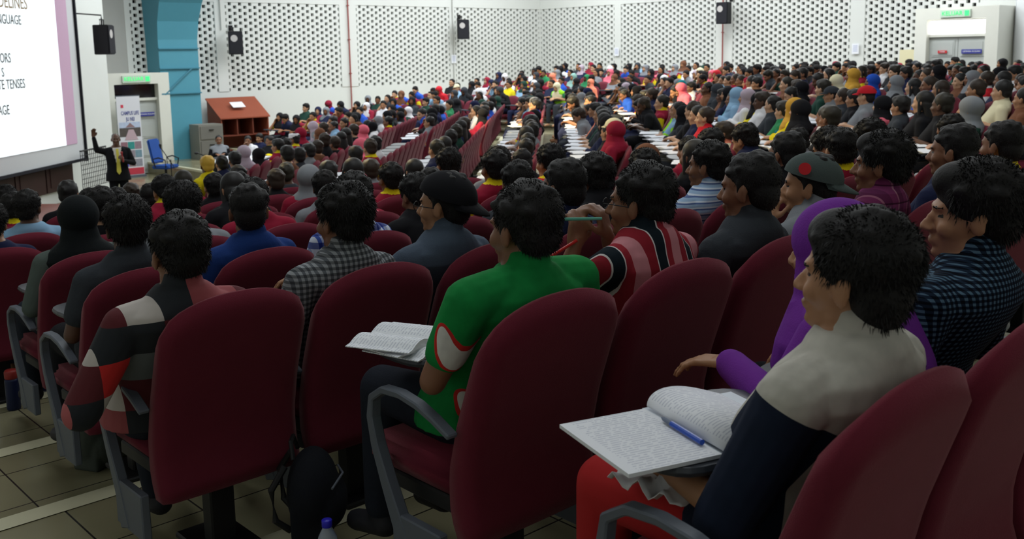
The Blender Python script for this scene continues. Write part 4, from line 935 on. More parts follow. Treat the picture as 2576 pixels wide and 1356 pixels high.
slb = cloth('slate_blue_shirt', 76, 88, 104); cb = inst(cap_mesh(back=True), [C_black]); cb.name = 'cap'
ps = P_('upright', el=((-.33, .38, .72), (.27, .27, .70)), wr=((-.40, .60, .80), (.1, .475, .752)), hd=((-.5, .85, .0), (-.5, .85, -.05)))
rr = near_person(S_('near', 1, 2), 'person in slate blue shirt and black cap worn backwards, arm stretched left', ps, .5, .0, inst(NEARH[2], [HAIR]), [slb]*3, DK, skin=0, glasses=True, long=False, dx=-.12)
o = link('cap', cb, rr); o.matrix_basis = headT(ps, .5, 0) @ Matrix.Rotation(.3, 4, 'X') @ Matrix.Scale(1.12, 4)
near_person(S_('near', 1, 3), 'person in navy shirt hidden behind the green polo wearer', POSES['upright'], .1, 0, HSH[2], [CL('navy')]*3, DK, skin=1)
near_person(S_('near', 1, 4), 'person in black shirt behind the striped shirt wearer', POSES['lean'], .1, 0, HSH[0], [C_black]*3, DK, skin=1)
lst = bands('light_blue_stripe', 2, .03, [(0, (150, 176, 206)), (.5, (84, 104, 150)), (.75, (200, 210, 224))])
near_person(S_('near', 1, 5), 'person in light blue striped shirt, tall black hair, behind the dark charcoal shirt', POSES['upright'], .3, 0, HSH[0], [lst]*3, DK, skin=1, dx=-.05)
near_person(S_('near', 2, 0), 'person with bushy black hair and dark top, left of the plaid shirt', POSES['upright'], -.2, -.1, HSH[1], [CL('charcoal')]*3, DK, skin=2, hs=.98)
near_person(S_('near', 2, 1), 'person in royal blue polo with short cropped black hair', POSES['upright'], -.35, -.05, HSH[2], [cloth('royal_blue_polo', 30, 58, 120)]*3, DK, skin=1)
bwp = bands('blue_white_plaid', 0, .06, [(0, (200, 206, 220)), (.4, (60, 84, 160)), (.65, (150, 160, 190))], 2, [(0, (255, 255, 255)), (.5, (120, 130, 180))], .06)
near_person(S_('near', 2, 2), 'person in blue and white plaid shirt behind the tall swept hair', POSES['upright'], 0, 0, HSH[0], [bwp]*3, DK, skin=1)
gh = cloth('grey_green_hoodie', 84, 94, 90); dsc = inst(HAIRS['scarf'], [CL('charcoal')]); dsc.name = 'headscarf'
near_person(S_('near', 3, 0), 'person in grey hooded top with dark head covering at the left edge', POSES['upright'], -.2, -.1, dsc, [gh]*3, JEAN, skin=1, long=True, hairmat=cloth('hood_black', 22, 26, 28), dx=.0)

# ------------------------------------------------------------------ the rest of the audience
SPOTS = [((410, 480), 'short', 'maroon', 'yellow'), ((535, 500), 'short', 'maroon', 'yellow'), ((250, 520), 'short', 'navy', 'navy'), ((330, 530), 'short', 'maroon', 'yellow'), ((30, 545), 'short', 'lightblue', 'lightblue'), ((775, 470), 'scarf:grey', 'maroon', 'maroon'),
 ((680, 490), 'short', 'maroon', 'yellow'), ((890, 490), 'scarf:pink', 'maroon', 'maroon'), ((980, 450), 'short', 'maroon', 'yellow'), ((1040, 470), 'long', 'cream', 'cream'), ((515, 415), 'blond', 'yellow', 'yellow'), ((547, 410), 'short', 'navy', 'navy'),
 ((605, 390), 'scarf:lilac', 'pink', 'pink'), ((657, 390), 'scarf:black', 'white', 'white'), ((742, 345), 'songkok:white', 'maroon', 'yellow'), ((715, 312), 'scarf:black', 'maroon', 'yellow'), ((757, 312), 'scarf:black', 'maroon', 'yellow'), ((801, 285), 'short', 'maroon', 'yellow'),
 ((833, 290), 'short', 'maroon', 'yellow'), ((860, 288), 'short', 'black', 'black'), ((902, 270), 'short', 'blue', 'blue'), ((925, 275), 'short', 'white', 'white'), ((925, 252), 'scarf:grey', 'black', 'black'), ((898, 325), 'scarf:pink', 'red', 'red'), ((930, 320), 'scarf:brown', 'brown', 'brown'),
 ((945, 365), 'scarf:pink', 'pink', 'pink'), ((1064, 228), 'short', 'blue', 'blue'), ((1118, 222), 'scarf:red', 'red', 'red'), ((1152, 222), 'cap:cream', 'lightblue', 'lightblue'), ((1098, 280), 'short', 'blue', 'blue'), ((1062, 285), 'short', 'grey', 'grey'), ((1140, 285), 'short', 'green', 'green'),
 ((1222, 228), 'scarf:white', 'white', 'white'), ((1275, 200), 'short', 'white', 'white'), ((1215, 205), 'short', 'white', 'white'), ((1235, 210), 'short', 'lightblue', 'navy'), ((1295, 215), 'short', 'yellow', 'yellow'), ((1225, 265), 'short', 'blue', 'blue'), ((1207, 272), 'long', 'white', 'white'),
 ((1245, 275), 'short', 'grey', 'grey'), ((1395, 200), 'scarf:salmon', 'salmon', 'salmon'), ((1440, 190), 'scarf:mint', 'mint', 'mint'), ((1470, 195), 'scarf:green', 'green', 'green'), ((1382, 180), 'short', 'green', 'green'), ((1486, 205), 'scarf:salmon', 'salmon', 'salmon'), ((1410, 213), 'scarf:cream', 'limegreen', 'green'),
 ((1527, 195), 'scarf:pink', 'pink', 'pink'), ((1455, 250), 'scarf:grey', 'grey', 'grey'), ((1570, 235), 'scarf:black', 'yellow', 'yellow'), ((1625, 258), 'scarf:cream', 'cream', 'salmon'), ((1485, 290), 'long', 'salmon', 'orange'), ((1415, 320), 'scarf:dkgreen', 'dkgreen', 'dkgreen'), ((1580, 325), 'scarf:maroon', 'maroon', 'maroon'),
 ((1610, 335), 'scarf:brown', 'black', 'black'), ((1545, 360), 'cap:cream', 'navy', 'navy'), ((1640, 375), 'short2', 'sky', 'sky'), ((1690, 280), 'short', 'limegreen', 'teal'), ((1700, 275), 'short', 'lightblue', 'limegreen'), ((1670, 195), 'scarf:white', 'white', 'white'), ((1705, 192), 'scarf:grey', 'lilac', 'lilac'),
 ((1755, 195), 'scarf:cream', 'cream', 'cream'), ((1790, 190), 'scarf:red', 'red', 'red'), ((1785, 178), 'scarf:pink', 'pink', 'pink'), ((1700, 225), 'scarf:teal', 'navy', 'navy'), ((1720, 228), 'scarf:mustard', 'brown', 'brown'), ((1740, 235), 'scarf:grey', 'grey', 'grey'), ((1750, 240), 'scarf:pink', 'pink', 'pink'),
 ((1860, 230), 'scarf:lightblue', 'lightblue', 'lightblue'), ((1880, 232), 'scarf:lilac', 'white', 'white'), ((1905, 240), 'scarf:black', 'yellow', 'yellow'), ((1830, 265), 'short', 'teal', 'teal'), ((1880, 265), 'short2', 'white', 'white'), ((1890, 190), 'short', 'white', 'white'), ((1950, 285), 'short2', 'green', 'teal'),
 ((2000, 295), 'scarf:mustard', 'yellow', 'yellow'), ((2035, 300), 'scarf:black', 'black', 'black'), ((2130, 205), 'scarf:mustard', 'mustard', 'mustard'), ((2155, 210), 'scarf:cream', 'cream', 'cream'), ((2185, 225), 'cap:red', 'grey', 'grey'), ((2060, 262), 'short', 'white', 'white'), ((2100, 258), 'cap:charcoal', 'grey', 'grey'),
 ((2315, 180), 'short', 'purple', 'purple'), ((2200, 205), 'scarf:blue', 'blue', 'blue'), ((2290, 170), 'short', 'mint', 'mint'), ((2290, 310), 'short2', 'yellow', 'yellow'), ((2545, 225), 'short', 'cream', 'cream'), ((2485, 210), 'short', 'red', 'white'), ((2340, 210), 'short', 'blue', 'blue'), ((1370, 390), 'short2', 'red', 'yellow'),
 ((1820, 345), 'short2', 'cream', 'salmon'), ((1420, 400), 'long', 'salmon', 'salmon'), ((2010, 380), 'short', 'yellow', 'yellow'), ((1220, 240), 'long', 'black', 'white'), ((2230, 240), 'scarf:black', 'pink', 'pink'), ((2330, 250), 'long', 'black', 'black'), ((1760, 300), 'short', 'red', 'red'), ((1600, 180), 'short', 'black', 'black'), ((1655, 172), 'long', 'pink', 'black'), ((1730, 175), 'short', 'white', 'white')]
for (px, py), hr, a, b in SPOTS:
    s = nearest(px, py)
    if s: s['look'] = (hr, a, b); s['used'] = True; s['occ'] = True
PRES = Vector((7.45, 19.6, 0))
def look(s):
    if 'look' in s: return s['look']
    r = R_.random(); q = R_.random()
    if s['blk'] == 'side' or (s['blk'] == 'second middle' and s['hx'] < 1850):
        hr = 'scarf:'+R_.choice(['black']*6+['charcoal', 'dkgreen', 'grey', 'navy', 'maroon', 'lilac', 'white', 'brown']) if r < .42 else R_.choice(['short', 'short2', 'short3', 'short', 'long'])
        c = R_.choice(['uni']*3+['black', 'black', 'black', 'charcoal', 'white', 'grey', 'navy', 'charcoal', 'maroon', 'blue', 'lightblue', 'dkgreen'])
    elif s['blk'] in ('middle', 'second middle'):
        hr = 'scarf:'+R_.choice(['black']*6+['charcoal', 'grey', 'dkgreen', 'maroon']) if r < .16 else R_.choice(['short', 'short2', 'short3', 'short2', 'short', 'long'])
        c = R_.choice(['uni', 'black', 'black', 'black', 'navy', 'charcoal', 'charcoal', 'grey', 'white', 'navy', 'brown', 'dkgreen'])
    else:
        hr = R_.choice(['short', 'short2', 'short3', 'short', 'short3', 'long']); c = R_.choice(['uni', 'uni', 'black', 'navy', 'charcoal', 'grey', 'black'])
    return (hr, 'maroon', 'yellow') if c == 'uni' else (hr, c, c)
HN = dict(short='short black hair', short2='thick black hair', short3='cropped black hair', long='long black hair', tie='tied black hair', blond='short blond hair')
NM = dict(dkgreen='dark green', lightblue='light blue', limegreen='lime', sky='periwinkle')
def cn(c): return NM.get(c, c)
BLOND = M('hair_blond', srgb(200, 160, 60), rough=.6, bump=.5); GL = M('hair_black_glossy', (.014, .012, .010), rough=.3, spec=.7, bump=.7, bscale=120)
folk = [s for s in seats if s['occ'] and not (s['used'] and 'look' not in s)]
folk.sort(key=lambda s: s['w'])
NIND = 300-22-6
SKC = [srgb(166, 120, 88), srgb(128, 86, 62), srgb(88, 58, 42), srgb(196, 152, 120)]
_SV = {}
def shirtv(me, a, b):
    if a == b: return me
    if (me.name, b) not in _SV: _SV[me.name, b] = inst(me, [OCC, CL(b), CL(b)])
    return _SV[me.name, b]
for h in HAIRS.values(): setmats(h, [OCC] if h.name.split('.')[0] in ('headscarf', 'cap', 'songkok_cap') else [OCH])
def put(name, me, par, col, Tm=None):
    o = link(name, me, par); o.color = (*col, 1)
    if Tm is not None: o.matrix_basis = Tm
    return o
HSN = {h: NEARH[i] for i, h in enumerate(('short', 'short2', 'short3'))}
for n_, s in enumerate(folk):
    hr, a, b = look(s); kind, _, hc = hr.partition(':')
    fwd = s['rz']+pi/2; az = atan2(PRES.y-s['y'], PRES.x-s['x']); dl = (az-fwd+pi) % (2*pi)-pi; dl = max(-.9, min(.9, dl+R_.uniform(-.25, .25)))
    turn = dl*.45; res = dl-turn
    ar = min(ARC, key=lambda q: abs(q['yaw']-res)+R_.uniform(0, .55)+(.0 if q['pose'] == 'upright' else .12)); lng = a == b and (R_.random() < .3 or kind == 'scarf')
    sk = R_.choices([0, 1, 2, 3], [4, 5, 2, 2])[0]; sc = R_.uniform(.95, 1.03)
    if s['w'] > 11 : sk = R_.choices([0, 1, 2, 3], [5, 3, 1, 3])[0]
    hm = srgb(200, 160, 60) if kind == 'blond' else (srgb(*COLS[hc]) if hc else R_.choice([(.012, .011, .011)]*3+[(.03, .02, .014), (.02, .017, .012)])); hk = 'short2' if kind == 'blond' else kind
    hmesh = HSN.get(hk) if (s['w'] < 9 and hk in HSN) else HAIRS[hk]
    Mx = Matrix.Translation((s['x']+R_.uniform(-.05, .05), s['y']+R_.uniform(-.05, .05), s['z']+R_.uniform(-.035, .02))) @ Matrix.Rotation(s['rz']+turn, 4, 'Z')
    if abs(turn) > .01: Mx = Mx @ Matrix.Translation((0, -.02, 0))
    Mx = Mx @ Matrix.Scale(sc, 4)
    s['person'] = True
    pants = R_.choice(['black', 'navy', 'charcoal'])
    if n_ < NIND:
        if hc: hl = {'scarf': '%s headscarf', 'cap': '%s cap', 'songkok': '%s songkok cap'}[kind] % cn(hc)
        else: hl = HN[kind]
        sl = '%s-%s uniform' % (cn(a), cn(b)) if (a, b) == ('maroon', 'yellow') else '%s top' % cn(a)
        r = bpy.data.objects.new('person', ar['body']); COL.objects.link(r); r.matrix_world = Mx; r.color = (*SKC[sk], 1)
        wl = where(s)
        lab = '%s, %s, %s' % (hl, sl, wl); wd = lab.split()
        if len(wd) > 16: lab = '%s, %s, %s' % (hl.replace('short black hair', 'short hair').replace('thick black hair', 'thick hair').replace('cropped black hair', 'cropped hair').replace('long black hair', 'long hair'), sl, wl.replace(' from back,', ',').replace('from central aisle', 'from aisle'))
        tag(r, ' '.join(lab.split()[:16]), 'person', 'seated audience')
        put('shirt', shirtv(ar['long'] if lng else ar['shirt'], a, b), r, srgb(*COLS[a]))
        put('trousers', ar['trousers'], r, srgb(*COLS[pants]))
        o = put('headscarf' if kind == 'scarf' else kind+'_cap' if kind in ('songkok',) else 'cap' if kind == 'cap' else 'hair', hmesh, r, hm, ar['T'])
        if kind in ('cap', 'songkok'): put('hair', HAIRS['short3'], r, (.012, .011, .011), ar['T'] @ Matrix.Scale(.97, 4))
        if kind == 'cap': o.matrix_basis = ar['T'] @ Matrix.Scale(1.08, 4)
    else:
        if 'mgp' not in globals(): mgp = Merge(); LOW = {}
        def low(me, ratio):
            if me.name not in LOW: LOW[me.name] = decim(me, ratio)
            return LOW[me.name]
        skc = [srgb(166, 120, 88), srgb(128, 86, 62), srgb(88, 58, 42), srgb(196, 152, 120)][sk]
        mgp.add(low(ar['body'], .06), Mx, [skc, (.02, .015, .012)]); mgp.add(low(ar['long'] if lng else ar['shirt'], .05), Mx, [srgb(*COLS[a]), srgb(*COLS[b]), srgb(*COLS[b])])
        mgp.add(low(ar['trousers'], .05), Mx, [srgb(*COLS[pants])]); mgp.add(low(hmesh, .15), Mx @ ar['T'], [srgb(*COLS[hc]) if hc else (.012, .011, .011)])
        if kind in ('cap', 'songkok'): mgp.add(low(HAIRS['short3'], .15), Mx @ ar['T'], [(.012, .011, .011)])
if 'mgp' in globals(): tag(mgp.build('audience', VC), 'seated audience of the farthest rows near the pierced brick walls', 'audience', 'seated audience', 'stuff')
print('SEATS', len(seats), 'FOLK', len(folk))

# ------------------------------------------------------------------ booklets on the writing tablets
def booklet_bm(w=.20, h=.27, lift=.012):
    bm = bmesh.new()
    for s in (-1, 1):
        top, bot = [], []
        for i in range(7):
            u = i/6; z = lift*sin(pi*min(1, u*1.15))*.9+.003; top.append([bm.verts.new((s*w*u, -h/2, z)), bm.verts.new((s*w*u, h/2, z))])
        for a, b in zip(top, top[1:]):
            f = bm.faces.new((a[0], b[0], b[1], a[1])) if s > 0 else bm.faces.new((a[0], a[1], b[1], b[0]))
        for i in range(7):
            u = i/6; bot.append([bm.verts.new((s*w*u, -h/2, 0)), bm.verts.new((s*w*u, h/2, 0))])
        for a, b in zip(bot, bot[1:]): bm.faces.new((a[0], a[1], b[1], b[0])).material_index = 1
        for j in (0, 1):
            for i in range(6): bm.faces.new((top[i][j], top[i+1][j], bot[i+1][j], bot[i][j]))
        bm.faces.new((top[6][0], top[6][1], bot[6][1], bot[6][0]))
    return bm
BKC = M('booklet_cover', srgb(52, 84, 150), rough=.5)
BOOK = mesh_of(booklet_bm(), 'booklet', [PRINT, BKC], False)
def bk(s, label, dx=.02, dy=.53, rz=0, me=BOOK, grp='open booklets on the writing tablets'):
    Mx = Matrix.Translation((s['x'], s['y'], s['z'])) @ Matrix.Rotation(s['rz'], 4, 'Z') @ Matrix.Translation((dx, dy, .7165)) @ Matrix.Rotation(rz, 4, 'Z')
    o = link('booklet', me); o.matrix_world = Mx; tag(o, label, 'booklet', grp); return o
cnt = 0
for s in seats:
    if s['occ'] and cnt < 190 and s['w'] > 5 and s.get('chair') and s['blk'] != 'near' or (s['occ'] and s['blk'] == 'near' and s['k'] > 1 and R_.random() < .6):
        if s.get('chair'): bk(s, 'open booklet, '+where(s), R_.uniform(-.02, .06), .56, R_.uniform(-.4, .4)); cnt += 1

# ------------------------------------------------------------------ foreground: workbook, papers, bags, bottles
s0 = S_('near', -1, 0)
bw, bh = .215, .29
wb = thing('workbook', 'large open workbook with curled right pages on the nearest writing tablet', 'book', (s0['x']-.06, s0['y']+.54, s0['z']+.718), -.32)
bm = bmesh.new(); box(bm, (-bw/2, 0, .004), (bw, bh, .008)); obj('left_page', bm, PRINT, wb)
bm = bmesh.new(); prof = []
for i in range(26):
    u = i/25; a = u*pi*1.12
    prof.append((.006+.055*(1-cos(a))*.5+.145*u*u, .008+.050*sin(a*.86)*(1-u*.45)+.004*(1-u)))
for j, y in enumerate((-bh/2, bh/2)): pass
vs = [[bm.verts.new((x, y, z)) for x, z in prof] for y in (-bh/2, 0, bh/2)]
for a, b in zip(vs, vs[1:]):
    for i in range(25): bm.faces.new((a[i], a[i+1], b[i+1], b[i]))
o = obj('curled_pages', bm, PRINT, wb, True); m = o.modifiers.new('s', 'SOLIDIFY'); m.thickness = .005
bm = bmesh.new(); box(bm, (bw/2+.015, .0, .003), (bw+.03, bh+.02, .005)); 
cv = obj('back_cover', bm, M('cover_pale', srgb(214, 222, 232), rough=.35), wb)
bm = bmesh.new(); box(bm, (.19, -.02, .0065), (.04, .03, .001)); obj('cover_mark', bm, M('mark_yellow', srgb(236, 214, 80)), cv)
bm = bmesh.new(); box(bm, (.18, .11, .0065), (.05, .025, .001)); obj('cover_mark', bm, M('mark_orange', srgb(222, 120, 90)), cv)
pen = thing('pen', 'blue ballpoint pen lying in the fold of the open workbook', 'pen', (s0['x']-.06, s0['y']+.54, s0['z']+.7345), -.32)
BP = M('pen_blue', srgb(40, 84, 190), rough=.25); bm = bmesh.new(); tube(bm, [(-.012, -.095, 0), (-.010, .02, 0)], .0062, 10); obj('pen_barrel', bm, BP, pen)
bm = bmesh.new(); tube(bm, [(-.010, .02, 0), (-.009, .05, 0), (-.0088, .062, 0)], [.0058, .005, .0012], 10); obj('pen_grip', bm, M('pen_grey', srgb(120, 130, 150)), pen)
# green polo wearer's papers
s1 = S_('near', 0, 0)
for i, (dx, dy, dz, rz) in enumerate(((-.10, .56, .0, .25), (-.12, .585, .011, .1), (-.14, .60, .022, .42))):
    o = link('booklet', mesh_of(booklet_bm(.14, .21, .02), 'booklet', [PRINT, PAPER], False)); o.location = (s1['x']+dx, s1['y']+dy, s1['z']+.7165+dz); o.rotation_euler = (0, 0, rz)
    tag(o, ('lowest', 'middle', 'topmost')[i]+' of the stacked open papers by the green polo sleeve', 'booklet')
# pens held by the striped shirt wearer
sp_ = S_('near', 0, 1); s3 = S_('near', 0, 3)
def wpt(s, x, y, z, dx=0, dy=0): return (s['x']+x+dx+(.09 if s is sp_ else .05 if s is s3 else 0), s['y']+y+dy, s['z']+z)
for lab, a, b, c in (('mint green marker pen held in the striped shirt wearer\'s raised hand', (-.19, .50, 1.035), (-.075, .43, 1.03), (90, 170, 150)), ('red and white pen held low by the striped shirt wearer', (-.19, .56, .90), (-.12, .50, .955), (200, 44, 40))):
    bm = bmesh.new(); tube(bm, [wpt(sp_, *a), wpt(sp_, *b)], .0055, 8); tag(obj('pen', bm, M('pen_%d' % c[0], srgb(*c), rough=.3)), lab, 'pen')
bm = bmesh.new(); tube(bm, [wpt(s3, -.22, .52, 1.06), wpt(s3, -.09, .46, 1.065)], .005, 8); tag(obj('pen', bm, M('pen_pale', srgb(150, 160, 180))), 'pale pen held by the person in the grey cap', 'pen')
# orange lighter-like marker and tissue of the white-shirted youth
bm = bmesh.new(); cone(bm, wpt(s0, -.15, .60, .675), .012, wpt(s0, -.09, .62, .68), .012); tag(obj('marker_cap', bm, M('hot_orange', srgb(250, 92, 40), rough=.4)), 'small orange marker held by the white-shirted youth', 'marker')
bm = bmesh.new()
rt = random.Random(4); g = {}
for i in range(15):
    for j in range(15):
        u, v = i/14-.5, j/14-.5; g[i, j] = bm.verts.new((u*.20, v*.20, .035*noise.noise(Vector((u*6, v*6, 1)))+.05*noise.noise(Vector((u*14, v*14, 5)))+.10*max(0, .5-hypot(u, v)*1.6)))
for i in range(14):
    for j in range(14): bm.faces.new((g[i, j], g[i+1, j], g[i+1, j+1], g[i, j+1]))
o = obj('tissue', bm, M('tissue_white', srgb(222, 222, 224), rough=.9), None, True, (s0['x']-.06, s0['y']+.56, s0['z']+.615)); m = o.modifiers.new('s', 'SOLIDIFY'); m.thickness = .002
tag(o, 'crumpled white tissue in the lap of the white-shirted youth', 'tissue')
def floor_hit(px, py, kmin=-1):
    for k in range(kmin, 8):
        p = atz(px, py, rowfloor(k)); yk = 28-rowd(k)
        if yk-.83 <= p.y <= yk+.22 or (k == -1 and p.y < yk+.22): return p, k
    return p, k
# water bottle at the bottom edge
p = atz(822, 1310, -1.38)
bt = thing('water_bottle', 'clear water bottle with a blue screw cap at the bottom edge', 'bottle', (p.x, p.y, rowfloor(0)+.0))
def lathe(bm, prof, seg=24):
    rings(bm, [[(r_*cos(2*pi*i/seg), r_*sin(2*pi*i/seg), z) for i in range(seg)] for r_, z in prof])
hb = p.z-rowfloor(0); bm = bmesh.new(); lathe(bm, [(.028, 0), (.032, .01), (.032, hb-.075), (.028, hb-.05), (.014, hb-.022), (.013, hb-.01)])
BG = M('bottle_plastic', srgb(196, 206, 220), rough=.12, spec=.6); BG.node_tree.nodes['Principled BSDF'].inputs['Transmission Weight'].default_value = .55; obj('bottle_body', bm, BG, bt, True)
bm = bmesh.new(); lathe(bm, [(.0325, hb-.15), (.0328, hb-.149), (.0328, hb-.085), (.0325, hb-.084)]); obj('label_band', bm, M('label_blue', srgb(120, 160, 200)), bt, True)
bm = bmesh.new(); lathe(bm, [(.0155, hb-.018), (.016, hb-.016), (.016, hb+.002), (.014, hb+.004)], 20); obj('screw_cap', bm, M('cap_blue', srgb(44, 40, 190), rough=.35), bt, True)
# flask in the aisle
p, fk = floor_hit(36, 1029)
fl = thing('flask', 'dark blue flask with a red lid standing on the aisle step at left', 'flask', (p.x, p.y, p.z))
bm = bmesh.new(); lathe(bm, [(.036, 0), (.038, .01), (.038, .17), (.034, .185)]); obj('flask_body', bm, M('flask_navy', srgb(22, 32, 66), rough=.4), fl, True)
bm = bmesh.new(); lathe(bm, [(.034, .185), (.036, .19), (.036, .225), (.03, .235)]); obj('lid', bm, M('lid_red', srgb(150, 50, 46), rough=.4), fl, True)
# purple-blue sneaker foot at the aisle
p, fk = floor_hit(106, 990)
sn = thing('sneaker', 'blue violet sneaker with white sole at the aisle, left', 'shoe', (p.x, p.y+.0, p.z), 1.25)
bm = bmesh.new(); cone(bm, (0, -.06, .075), .045, (0, -.02, .05), .046); cone(bm, (0, -.02, .055), .045, (0, .14, .042), .036); me = remesh(bm, .008, 2); setmats(me, [M('sneaker_violet', srgb(70, 66, 130), rough=.7)]); link('upper', me, sn)
bm = bmesh.new(); box(bm, (0, .035, .014), (.095, .28, .028)); bevel_all(bm, .012); obj('sole', bm, PAPER, sn)
bm = bmesh.new(); pts = [(-.052, -.01, .06), (-.050, .015, .043), (-.048, .05, .05), (-.044, .09, .066)]; tube(bm, pts, [.002, .006, .004, .001], 6); obj('white_mark', bm, PAPER, sn)
bm = bmesh.new(); cone(bm, (0, -.06, .10), .04, (0.02, -.05, .36), .05); me = remesh(bm, .01, 1); setmats(me, [JEAN]); link('trouser_cuff', me, sn)
# rucksacks on the steps
def rucksack(loc, rz, k, mat, label, lie=0):
    r = thing('rucksack', label, 'bag', loc, rz); bm = bmesh.new(); 
    ell(bm, (0, 0, .15*k), (.15*k, .10*k, .17*k), 20); ell(bm, (0, -.07*k, .11*k), (.115*k, .06*k, .10*k), 16); box(bm, (0, 0, .06*k), (.24*k, .15*k, .12*k)); me = remesh(bm, .009, 3); setmats(me, [mat]); b = link('bag_body', me, r); b.rotation_euler = (lie, 0, 0)
    bm = bmesh.new(); tube(bm, [(-.06*k, .06*k, .30*k), (-.03*k, .07*k, .36*k), (.03*k, .07*k, .36*k), (.06*k, .06*k, .30*k)], .008); b2 = obj('carry_handle', bm, DARKM, r); b2.rotation_euler = (lie, 0, 0)
    for s in (-1, 1):
        bm = bmesh.new(); tube(bm, [(s*.07*k, .09*k, .28*k), (s*.10*k, .14*k, .2*k), (s*.10*k, .13*k, .08*k), (s*.08*k, .08*k, .03*k)], .013*k); b3 = obj('shoulder_strap', bm, DARKM, r); b3.rotation_euler = (lie, 0, 0)
    bm = bmesh.new(); tube(bm, [(-.11*k, -.085*k, .20*k), (0, -.115*k, .215*k), (.11*k, -.085*k, .20*k)], .004); b4 = obj('zip', bm, GREYP, r); b4.rotation_euler = (lie, 0, 0)
    return r
p, fk = floor_hit(262, 1165); rucksack((p.x, p.y+.02, p.z), .5, .95, cloth('bag_grey_green', 78, 84, 78), 'grey green rucksack on the aisle step beside the chairs')
p = atz(820, 1356, rowfloor(0)); rucksack((p.x+.02, p.y+.10, rowfloor(0)), .9, .88, cloth('bag_black', 26, 28, 34), 'black rucksack with loose straps behind the blue-capped bottle')
# bundle of straw broom at the left edge
p, fk = floor_hit(10, 975)
bro = thing('broom', 'straw broom with dark handle leaning at the left edge', 'broom', (p.x, p.y, p.z))
bm = bmesh.new(); rt = random.Random(3)
for i in range(70):
    a = rt.uniform(0, 2*pi); q = rt.uniform(0, 1); tube(bm, [(.012*cos(a), .012*sin(a), .42), (.03*cos(a)*q, .03*sin(a)*q, .22), (.10*cos(a)*q, .06*sin(a)*q, rt.uniform(.0, .03))], .0035, 4)
obj('bristles', bm, M('straw', srgb(176, 166, 92), rough=.8), bro)
bm = bmesh.new(); tube(bm, [(0, 0, .38), (-.03, -.02, .9)], .011); obj('broom_handle', bm, DARKM, bro)

# ------------------------------------------------------------------ presenter
PX, PY = 7.45, 19.6
sp = dict(sp=[(0, .90), (0, .98), (.0, 1.10), (.0, 1.24), (-.01, 1.34), (-.015, 1.40), (-.01, 1.45), (-.005, 1.50)], head=(0, .02, 1.605), sh=(.185, -.01, 1.375),
          el=((-.29, .06, 1.13), (.36, .03, 1.42)), wr=((-.08, .26, 1.20), (.40, .03, 1.68)), hd=((.4, .4, .8), (-.05, .1, 1)), hu=((-.6, .7, 0), (0, -1, 0)), curl=(1.0, .25),
          leg=(dict(hip=(.09, 0, .92), knee=(.10, .02, .50), ank=(.11, -.01, .10), toe=(.14, .13, .035)),)*2)
T = headT(sp, -.1, 0) @ Matrix.Scale(1.03, 4); b = body_mesh(sp, T, .009, k=1.15, scale=1.1); eyes_into(b, T, SKIN[2])
pr = link('person', b, None, (PX, PY, FL0), (0, 0, radians(166))); tag(pr, 'presenter in black suit with yellow tie, one arm raised, holding a microphone', 'person')
sj = cloth('suit_black', 20, 21, 24)
bm = bmesh.new(); loft(bm, [(0, 0, .80, .24, .16), (0, 0, .90, .225, .155), (0, 0, 1.0, .205, .145)] + [(0, y, z, rx*1.12+.022, ry*1.08+.022) for (y, z), (rx, ry) in list(zip(sp['sp'], SEC))[2:7]])
for i, s in enumerate((-1, 1)):
    S = Vector((s*.2, -.01, 1.375)); e = Vector(sp['el'][i]); w = Vector(sp['wr'][i]); cone(bm, (s*.07, -.015, 1.40), .075, S, .07); cone(bm, S, .07, e, .055); cone(bm, e, .055, lerp(e, w, .9), .04)
jk = remesh(bm, .012, 2)
def jf(c):
    v = (c[:, 1] > .05) & (c[:, 2] > 1.02) & (abs(c[:, 0]) < .012+.16*(c[:, 2]-1.02)); return np.where(v, 1, 0)
setmats(jk, [sj, wht]); slot_by(jk, jf); link('jacket', jk, pr)
tr = trouser_mesh(dict(sp=sp['sp'], leg=sp['leg']), .014); setmats(tr, [sj]); link('trousers', tr, pr)
bm = bmesh.new(); rings(bm, [[(-.022, .0+.115, 1.43), (.022, .115, 1.43), (.022, .125, 1.43), (-.022, .125, 1.43)], [(-.026, .150, 1.25), (.026, .150, 1.25), (.026, .16, 1.25), (-.026, .16, 1.25)], [(-.042, .17, .99), (.042, .17, .99), (.042, .18, .99), (-.042, .18, .99)], [(-.002, .17, .93), (.002, .17, .93), (.002, .18, .93), (-.002, .18, .93)]])
obj('tie', bm, cloth('tie_yellow', 214, 204, 90), pr)
for s in (-1, 1): me = shoe_mesh(s, sp['leg'][0]); setmats(me, [M('shoe_dark')]); link('shoe', me, pr)
hm = inst(hair_short(.010, -.006, seed=44), [HAIRB]); o = link('hair', hm, pr); o.matrix_basis = T @ Matrix.Translation((0, -.012, -.012))
bm = bmesh.new(); tube(bm, [(-.075, .29, 1.18), (-.06, .27, 1.34)], .013); ell(bm, (-.058, .268, 1.36), (.024, .024, .03), 12)
mic = obj('microphone', bm, M('mic_red', srgb(150, 40, 44), rough=.4)); mic.matrix_world = Matrix.Translation((PX, PY, FL0)) @ Matrix.Rotation(radians(166), 4, 'Z'); tag(mic, 'hand microphone held at the presenter\'s chest', 'microphone')

